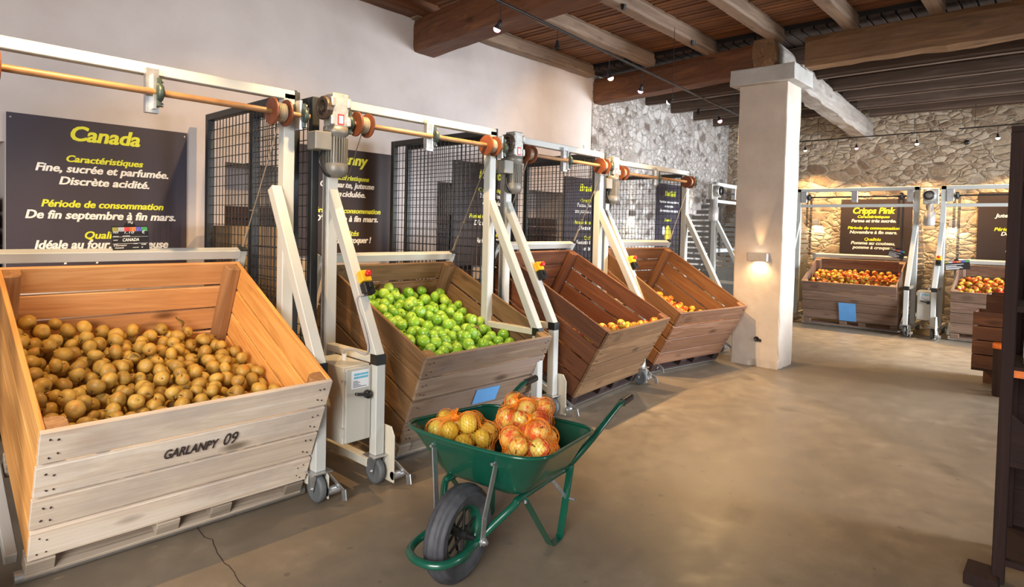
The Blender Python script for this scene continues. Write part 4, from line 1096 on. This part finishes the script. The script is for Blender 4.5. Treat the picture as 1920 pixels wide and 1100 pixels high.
def strap(pts, wd, th, up):
    mb = MB()
    for a, b in zip(pts, pts[1:]): mb.bar(a, b, wd, th, up=up)
    return mb
for s in (-1, 1):
    mb = MB()
    P_ = [(.19, s*.205, .335), (.455, s*.20, .02), (.468, s*.20, .010), (.55, s*.20, .010), (.563, s*.20, .02), (.595, s*.225, .36)]
    V_ = []
    for i, p in enumerate(P_):
        p = Vector(p); a = Vector(P_[max(i-1, 0)]); b = Vector(P_[min(i+1, len(P_)-1)])
        d = (b-a).normalized(); ww = Vector((0, 1, 0)); nn = d.cross(ww).normalized()
        V_ += [p-ww*.018-nn*.003, p+ww*.018-nn*.003, p+ww*.018+nn*.003, p-ww*.018+nn*.003]
    F_ = [(i*4+k, i*4+(k+1) % 4, i*4+4+(k+1) % 4, i*4+4+k) for i in range(len(P_)-1) for k in range(4)]+[(3, 2, 1, 0), tuple(len(P_)*4-4+k for k in range(4))]
    mb.add(V_, F_); lg = mb.build('leg', G, wb, bevel=.001)
    mb = MB(); mb.cyl((.585, s*.19, .20), (.585, s*.26, .20), .008, 8); mb.cyl((.20, s*.205, .335), (.20, s*.205, .312), .008, 8)
    mb.build('bolt', M['zinc'], lg)
    # galvanised tray stay from the axle up to the tray front
    mb = MB(); a = (.0, s*.122, .185); b = (.0, s*.127, .30); c = (.018, s*.165, .545)
    mb.bar(a, b, .034, .006, up=(0, 1, 0)); mb.bar(b, c, .034, .006, up=(0, 1, 0))
    stay = mb.build('tray_stay', M['zinc'], wb, bevel=.002)
    mb = MB(); mb.cyl((0, s*.118, .20), (0, s*.135, .20), .016, 14); mb.cyl((0, s*.135, .20), (0, s*.146, .20), .009, 6); mb.cyl((.015, s*.16, .535), (-.012, s*.16, .537), .007, 6)
    mb.build('bolt', M['zinc'], stay)
for s in (-1, 1): MB().bar((.583, s*.213, .20), (.44, s*.19, .345), .02, .004, up=(0, 1, 0)).build('leg_brace', M['zinc'], wb)
wh = bpy.data.objects.new('wheel', None); COL.objects.link(wh); wh.parent = wb; wh.location = (0, 0, .2)
prof = []
for k in range(33):
    a = -pi*.80+2*pi*.80*k/32
    rr_ = .044+(.006 if k % 4 in (0, 1) and 6 < k < 26 else 0)
    prof.append((.153+rr_*1.02*cos(a), rr_*1.08*sin(a)))
mb = MB(); mb.lathe(prof, 56, None, 'y'); mb.build('tyre', M['tyre'], wh)
mb = MB(); mb.lathe([(.118, -.034), (.124, -.030), (.112, -.022), (.104, 0), (.112, .022), (.124, .030), (.118, .034), (.108, .026), (.098, 0), (.108, -.026), (.118, -.034)], 48, None, 'y'); mb.build('rim', G, wh)
mb = MB()
for k in range(3):
    for s in (-1, 1):
        a = pi*k/3+.35+(.5 if s > 0 else 0)
        mb.cyl((.106*cos(a), s*.012, .106*sin(a)), (-.106*cos(a), s*.03, -.106*sin(a)), .006, 8)
mb.build('spokes', M['black'], wh)
mb = MB(); mb.cyl((0, -.05, 0), (0, .05, 0), .019, 16); mb.cyl((0, -.115, 0), (0, .115, 0), .010, 12); mb.build('hub', M['black'], wh)

# netted bags of apples in the tray
def tray_floor(x, y):
    # height of the tray's inner surface at local x, y
    zx = 0
    if x < .15: zx = (.15-x)*1.5
    if x > .50: zx = (x-.50)*.95
    zy = max(0, abs(y)-.18)*1.2
    return .372+max(zx, zy)
BAGAP = {'red': [apple_mesh('bag_a', M['bagapple'], squat=.9), apple_mesh('bag_b', M['bagapple'], squat=.86, shp=1.3)], 'gold': [apple_mesh('gold_a', M['goldapple'], squat=.88), apple_mesh('gold_b', M['goldapple'], squat=.84)]}
bag_pts = []
def bag(center, ext, n_, r, kind, label, agroup, alabel, seed, knot, flop=(0, 0, 0)):
    rng = np.random.RandomState(seed); prng = random.Random(seed)
    c = np.array(center)
    P = c+rng.uniform(-1, 1, (n_, 3))*np.array(ext)
    Rr = r*(1+rng.uniform(-.07, .07, n_))
    for it in range(420):
        pull = .012 if it < 300 else .0
        P += (c-P)/np.array(ext)*.0022*(1 if it < 330 else 0)
        P[:, 2] -= .0012*(1 if it < 330 else .0)
        for i in range(n_):
            d = P[i]-P; L = np.sqrt((d**2).sum(1)); L[i] = 9
            need = (Rr[i]+Rr)-L
            for j in np.where(need > 0)[0]:
                u = d[j]/max(L[j], 1e-6); P[i] += u*need[j]*.5; P[j] -= u*need[j]*.5
            for (Q, q) in bag_pts:
                d2 = P[i]-Q; L2 = sqrt((d2**2).sum()); nd = Rr[i]+q+.006-L2
                if nd > 0: P[i] += d2/L2*nd
            P[i, 2] = max(P[i, 2], tray_floor(P[i, 0], P[i, 1])+Rr[i]+.006)
            hb = .33-Rr[i]*.4
    for i in range(n_):
        bag_pts.append((P[i].copy(), Rr[i]))
        o = bpy.data.objects.new('bagged_apple', prng.choice(BAGAP[kind])); COL.objects.link(o)
        o.matrix_world = BT @ Matrix.Translation(P[i]) @ rot_rand(prng).to_matrix().to_4x4() @ Matrix.Scale(Rr[i], 4)
        o['label'] = alabel; o['category'] = 'apple'; o['group'] = agroup
        s = bpy.data.objects.new('stem', STEM); COL.objects.link(s); s.parent = o
    # net: radial soft hull round the apples, drawn in to a knot
    cc = P.mean(0); NU, NV = 48, 32
    def radius(d):
        best = .02
        for i in range(n_):
            q = P[i]-cc; b = q @ d; perp = (q @ q)-b*b; rr_ = (Rr[i]*1.12)**2-perp
            if rr_ > 0: best = max(best, b+sqrt(rr_))
        return best
    kd = Vector(knot).normalized(); Q = Vector((0, 0, 1)).rotation_difference(kd).to_matrix()
    D = np.zeros((NV+1, NU)); dirs = {}
    for i in range(NV+1):
        th = pi*(.02+.98*i/NV)
        for k in range(NU):
            ph = 2*pi*(k+.5*(i % 2))/NU
            d = Q @ Vector((sin(th)*cos(ph), sin(th)*sin(ph), cos(th))); dirs[i, k] = d
            D[i, k] = radius(np.array(d))
    for _ in range(5):   # stretch the net over the hollows
        E = D.copy()
        for i in range(1, NV): E[i] = (D[i-1]+D[i+1]+np.roll(D[i], 1)+np.roll(D[i], -1))/4
        D[1:NV] = np.maximum(D[1:NV], E[1:NV])
    V_ = []
    for i in range(NV+1):
        for k in range(NU):
            p = Vector(cc)+dirs[i, k]*(D[i, k]+.001)
            p.z = max(p.z, tray_floor(p.x, p.y)+.003)
            V_.append(p)
    F_ = []
    for i in range(0, NV-1):
        for k in range(NU):
            a = i*NU+k
            if i % 2 == 0: l, r_ = (i+1)*NU+(k-1) % NU, (i+1)*NU+k
            else: l, r_ = (i+1)*NU+k, (i+1)*NU+(k+1) % NU
            F_.append((a, l, (i+2)*NU+k, r_))
    mb = MB().add(V_, F_, False)
    t = thing('net_bag', label, 'bag', BT, 'orange net bags of apples')
    o = mb.build('netting', M['net'], t, fix=False); wmod = o.modifiers.new('strands', 'WIREFRAME'); wmod.thickness = .0015; wmod.use_even_offset = False
    top = Vector(cc)+kd*(float(D[0].mean()))
    mb = MB()
    for k in range(16):
        a = 2*pi*k/16; e = Vector((cos(a), sin(a), 0)); e = Q @ e
        mb.tube(catmull([top+e*.022-kd*.010, top+e*.006+kd*.008, top+kd*.016+e*.005, top+kd*.034+e*(.016+.008*prng.random())], 3), .0017, 5)
    mb.lathe([(0, 0), (.008, .002), (.009, .008), (.006, .014), (0, .016)], 10, Matrix.Translation(top+kd*.006) @ Q.to_4x4())
    mb.build('tied_neck', M['net'], t)
    return t
bag((.235, .155, .54), (.14, .15, .08), 18, .046, 'gold', 'orange net bag of yellow apples at the wheel end of the barrow', 'yellow apples in the net bag', 'yellow apple inside the net bag at the wheel end of the barrow', 11, (-.25, .35, 1))
bag((.50, -.02, .60), (.11, .14, .12), 20, .047, 'red', 'tall orange net bag of red apples piled at the handle end of the barrow', 'red apples in the tall net bag', 'red and yellow apple inside the tall net bag at the handle end', 12, (-.35, .25, 1))
bag((.22, -.20, .58), (.11, .09, .08), 13, .0455, 'red', 'small tightly netted bag of orange red apples against the near tray rim', 'apples in the small tight net bag', 'orange red apple inside the small net bag at the near tray rim', 13, (.25, .15, 1))

# ------------------------------------------------------------------ cable lights
tr = thing('light_track', 'long thin black lighting rail hung below the joists along the station row', 'light rail')
TA, TB_ = (.3, 2.749, 3.05), (8.9, 3.36, 3.05)
tl = lambda x: (x, 2.87+(x-2.0)/6.9*.49, 3.05)
MB().cyl(TA, TB_, .011, 8).build('rail', M['black'], tr)
mb = MB()
for x in (.9, 5.98, 7.9): mb.cyl(tl(x), (tl(x)[0], tl(x)[1], 3.64), .003, 6)
mb.build('hanger_wire', M['black'], tr)
mb = MB()
for x in (5.05, 6.5): mb.cyl((x-.0, 3.20, 3.58), (x, 3.2, 3.63), .018, 10, r2=.03)
mb.build('ceiling_socket', M['black'], tr)
def pendant(x, drop, lit, label, target=None, e=0, col=(1, .72, .40), ang=75, y=None, z=3.05, lx=0):
    p = Vector(tl(x)) if y is None else Vector((x, y, z))
    t = thing('cable_spotlight', label, 'spotlight', Matrix.Translation(p), 'spotlights on the lighting rails')
    MB().cyl((0, 0, 0), (0, 0, -drop), .003, 6).build('stem', M['black'], t)
    q = Vector((0, 0, -drop))
    d = ((Vector(target)-p-q).normalized() if target else Vector((0, 0, -1)))
    rot = Vector((0, 0, -1)).rotation_difference(d).to_matrix().to_4x4()
    T_ = Matrix.Translation(q) @ rot
    MB().lathe([(0, .01), (.012, .008), (.014, -.02), (.026, -.05), (.028, -.055), (.025, -.052), (.012, -.028), (0, -.026)], 16, T_).build('lamp_head', M['black'], t)
    if lit:
        MB().lathe([(0, -.080), (.014, -.077), (.024, -.066), (.027, -.054), (.022, -.045), (.010, -.032), (0, -.03)], 16, T_).build('bulb', M[lit], t)
        if e: spot('halogen_beam', p+q+d*.09, target, e, col, ang, .55, .02)
    return t
W1 = (1, .64, .29)
pendant(3.10, .13, 'bulb_pink', 'lit pinkish spotlight hanging in front of the reddish beam', (2.9, 4.0, .8), 170, W1, 84)
pendant(3.80, .10, None, 'unlit black spotlight hanging between the reddish beam and the pillar')
pendant(4.62, .16, 'bulb_warm', 'lit warm spotlight hanging above the second cage', (5.3, 2.4, .0), 330, W1, 104)
pendant(5.27, .15, 'bulb_pink', 'lit pinkish spotlight in front of the beam by the stone wall', (5.6, 3.9, .9), 180, W1, 95)
pendant(5.98, .16, 'bulb_white', 'small white lit spotlight on a thin wire before the grey joists', (6.6, 4.9, 2.2), 60, W1, 100)
pendant(6.70, .15, None, 'unlit swivelled black spotlight near the pillar cap')
pendant(7.35, .14, 'bulb_pink', 'lit pinkish spotlight close beside the white pillar', (7.0, 2.0, .0), 170, W1, 120)
# rail lamps nearer than the picture's edge, lighting the first crates
pendant(2.05, .14, 'bulb_warm', 'lit warm spotlight on the rail above the gap between first crates', (2.3, 4.6, 1.2), 110, W1, 95)
pendant(.75, .14, 'bulb_warm', 'lit warm spotlight at the near end of the rail, above the first crate', (1.0, 3.9, .7), 150, W1, 86)
tr2 = thing('light_track', 'black lighting rail on the rear stone wall beside the girder', 'light rail')
MB().cyl((11.5, 3.62, 3.12), (11.5, 1.54, 3.13), .010, 8).build('rail', M['black'], tr2)
mb = MB(); mb.cyl((11.5, 3.3, 3.12), (11.5, 3.3, 3.5), .003, 6); mb.cyl((11.5, 1.9, 3.13), (11.5, 1.9, 3.5), .003, 6); mb.build('hanger_wire', M['black'], tr2)
tr3 = thing('light_track', 'black lighting rail on the rear stone wall behind the display rack', 'light rail')
MB().cyl((11.5, 1.33, 3.14), (11.5, -1.0, 3.16), .010, 8).build('rail', M['black'], tr3)
mb = MB(); mb.cyl((11.5, 1.14, 3.14), (11.5, 1.14, 3.5), .003, 6); mb.build('hanger_wire', M['black'], tr3)
pendant(11.5, .10, 'bulb_warm', 'lit spotlight on the rear rail, right at the pillar edge', (11.7, 3.4, 1.0), 160, W1, 100, y=3.50, z=3.12)
pendant(11.5, .12, 'bulb_pink', 'lit spotlight on the rear rail just past the girder end', (11.4, 2.6, .9), 220, W1, 100, y=2.70, z=3.12)
pendant(11.5, .12, 'bulb_white', 'lit spotlight near the free end of the rear rail', (11.4, 1.7, .9), 180, W1, 100, y=1.86, z=3.13)
pendant(11.5, .12, 'bulb_white', 'lit spotlight on the short rear rail above the display rack', (11.4, .7, .9), 180, W1, 100, y=.87, z=3.14)
t = thing('wall_spotlight', 'unlit small black spotlight fixed on the rear stone wall', 'spotlight', Matrix.Translation((11.99, 1.27, 2.98)))
MB().lathe([(0, .0), (.03, .0), (.03, .012), (.012, .014), (.012, .05), (.032, .06), (.036, .11), (0, .11)], 14, Matrix.Rotation(-pi/2, 4, 'Y')).build('lamp_head', M['black'], t)

# ------------------------------------------------------------------ dark display rack at the near right
rk = thing('display_rack', 'tall dark stained wooden display rack cut off by the picture edge', 'rack', Matrix.Translation((3.37, -1.0, 0)))
for yy in (1.165, -.6):
    for xx in (0, .42): MB().box(xx, xx+.045, yy, yy+.045, .02, 1.95).build('upright', M['darkz'], rk, bevel=.003)
for z in (.10, .53, .93, 1.19, 1.74):
    MB().box(.01, .46, -.6, 1.20, z, z+.028).build('shelf', M['darky'], rk, bevel=.002)
MB().box(0, .465, -.61, 1.21, 1.95, 1.975).build('top_board', M['darky'], rk, bevel=.002)
for k in range(9):
    MB().box(.455, .467, -.6, 1.165, .10+k*.205, .10+k*.205+.203).build('back_slat', M['darky'], rk)
mb = MB(); mb.prism([(0, 0), (.22, 0), (0, .20)], .012, Matrix.Translation((.012, 1.165, .56)) @ Matrix.Rotation(pi, 4, 'Z') @ Matrix.Rotation(pi/2, 4, 'Z') @ Matrix.Rotation(pi/2, 4, 'X')); mb.build('gusset', M['darky'], rk)
MB().box(-.06, .10, 1.18, 1.30, 0, .05).build('foot', M['darkx'], rk, bevel=.003)
MB().box(-.004, .0, .02, 1.165, .915, .945).build('price_rail', M['orange_label'], rk)
def jar(x, y, z, label):
    t = thing('jar', label, 'jar', Matrix.Translation((x, y, z)), 'jars on the display rack')
    MB().lathe([(0, 0), (.05, 0), (.056, .01), (.056, .13), (.045, .155), (.04, .165), (.04, .17), (0, .17)], 22).build('glass', M['jar'], t)
    MB().lathe([(.0565, .035), (.0568, .04), (.0568, .10), (.0565, .105)], 22).build('paper_label', M['white_label'], t)
    MB().lathe([(.0572, .085), (.0574, .09), (.0574, .104), (.0572, .105)], 22).build('green_band', M['green_label'], t)
    MB().lathe([(.044, .165), (.046, .167), (.046, .19), (.042, .193), (0, .193)], 20).build('lid', M['green_label'], t)
jar(3.45, .085, .958, 'cream jar with a green lid on the display rack, partly in view')
jar(3.45, -.06, .958, 'cream jar with a green lid on the display rack, hidden further along')
t = thing('foil_packet', 'shiny silver packet hanging in the display rack above the jar', 'packet', Matrix.Translation((3.60, .07, 1.221)))
mb = MB(); v = []; f = []
for i in range(9):
    for j in range(7):
        a, b = i/8, j/6; th = .03*sin(pi*a)*sin(pi*b)
        v.append((-th+.008*sin(7*a+5*b), (b-.5)*.15, a*.2))
for i in range(8):
    for j in range(6): f.append((i*7+j, i*7+j+1, i*7+8+j, i*7+7+j))
mb.add(v, f, True); o = mb.build('wrapper', M['foil'], t); o.modifiers.new('thick', 'SOLIDIFY').thickness = .012
# crate display further back
st = thing('display_stand', 'low dark stand carrying a dark wooden box, beyond the display rack', 'stand', Matrix.Translation((7.6, -.1, 0)))
for xx, yy in ((.02, .58), (.02, .0), (.34, .58), (.34, .0)): MB().box(xx, xx+.05, yy, yy+.05, 0, .20).build('leg', M['darkz'], st, bevel=.003)
MB().box(0, .42, -.02, .80, .20, .222).build('top', M['darky'], st, bevel=.002)
slat_box(7.60, .70, .224, .74, .40, .55, 'dark brown slatted box on the low stand beyond the display rack', None, 'walnut' if False else 'beam', -pi/2, 4)
slat_box(8.06, .64, .0, .74, .40, .92, 'brown slatted box behind the low stand, only its top showing', None, 'beam', -pi/2, 5)
t = thing('orange_tub', 'dark tub with an orange top in front of the low stand', 'tub', Matrix.Translation((7.50, .47, .0)))
MB().lathe([(0, 0), (.05, 0), (.055, .01), (.06, .46), (.055, .465), (0, .465)], 20).build('tub', M['darkz'], t)
MB().lathe([(.063, .455), (.064, .46), (.064, .50), (.058, .506), (0, .506)], 20).build('lid', M['orange_label'], t)

# crack in the floor in front of the pine crate
mb = MB(); rng = random.Random(8); pts = []
p0 = Vector((1.175, 3.059, 0)); p1 = Vector((1.115, 2.382, 0))
for k in range(15):
    q = p0.lerp(p1, k/14); pts.append(q+Vector((rng.uniform(-.012, .012), rng.uniform(-.012, .012), .0006)))
for a, b in zip(pts, pts[1:]): mb.bar(a, b, .004, .0008)
o = mb.build('trim_1', M['stencil']); o['kind'] = 'structure'

finish_lettering()
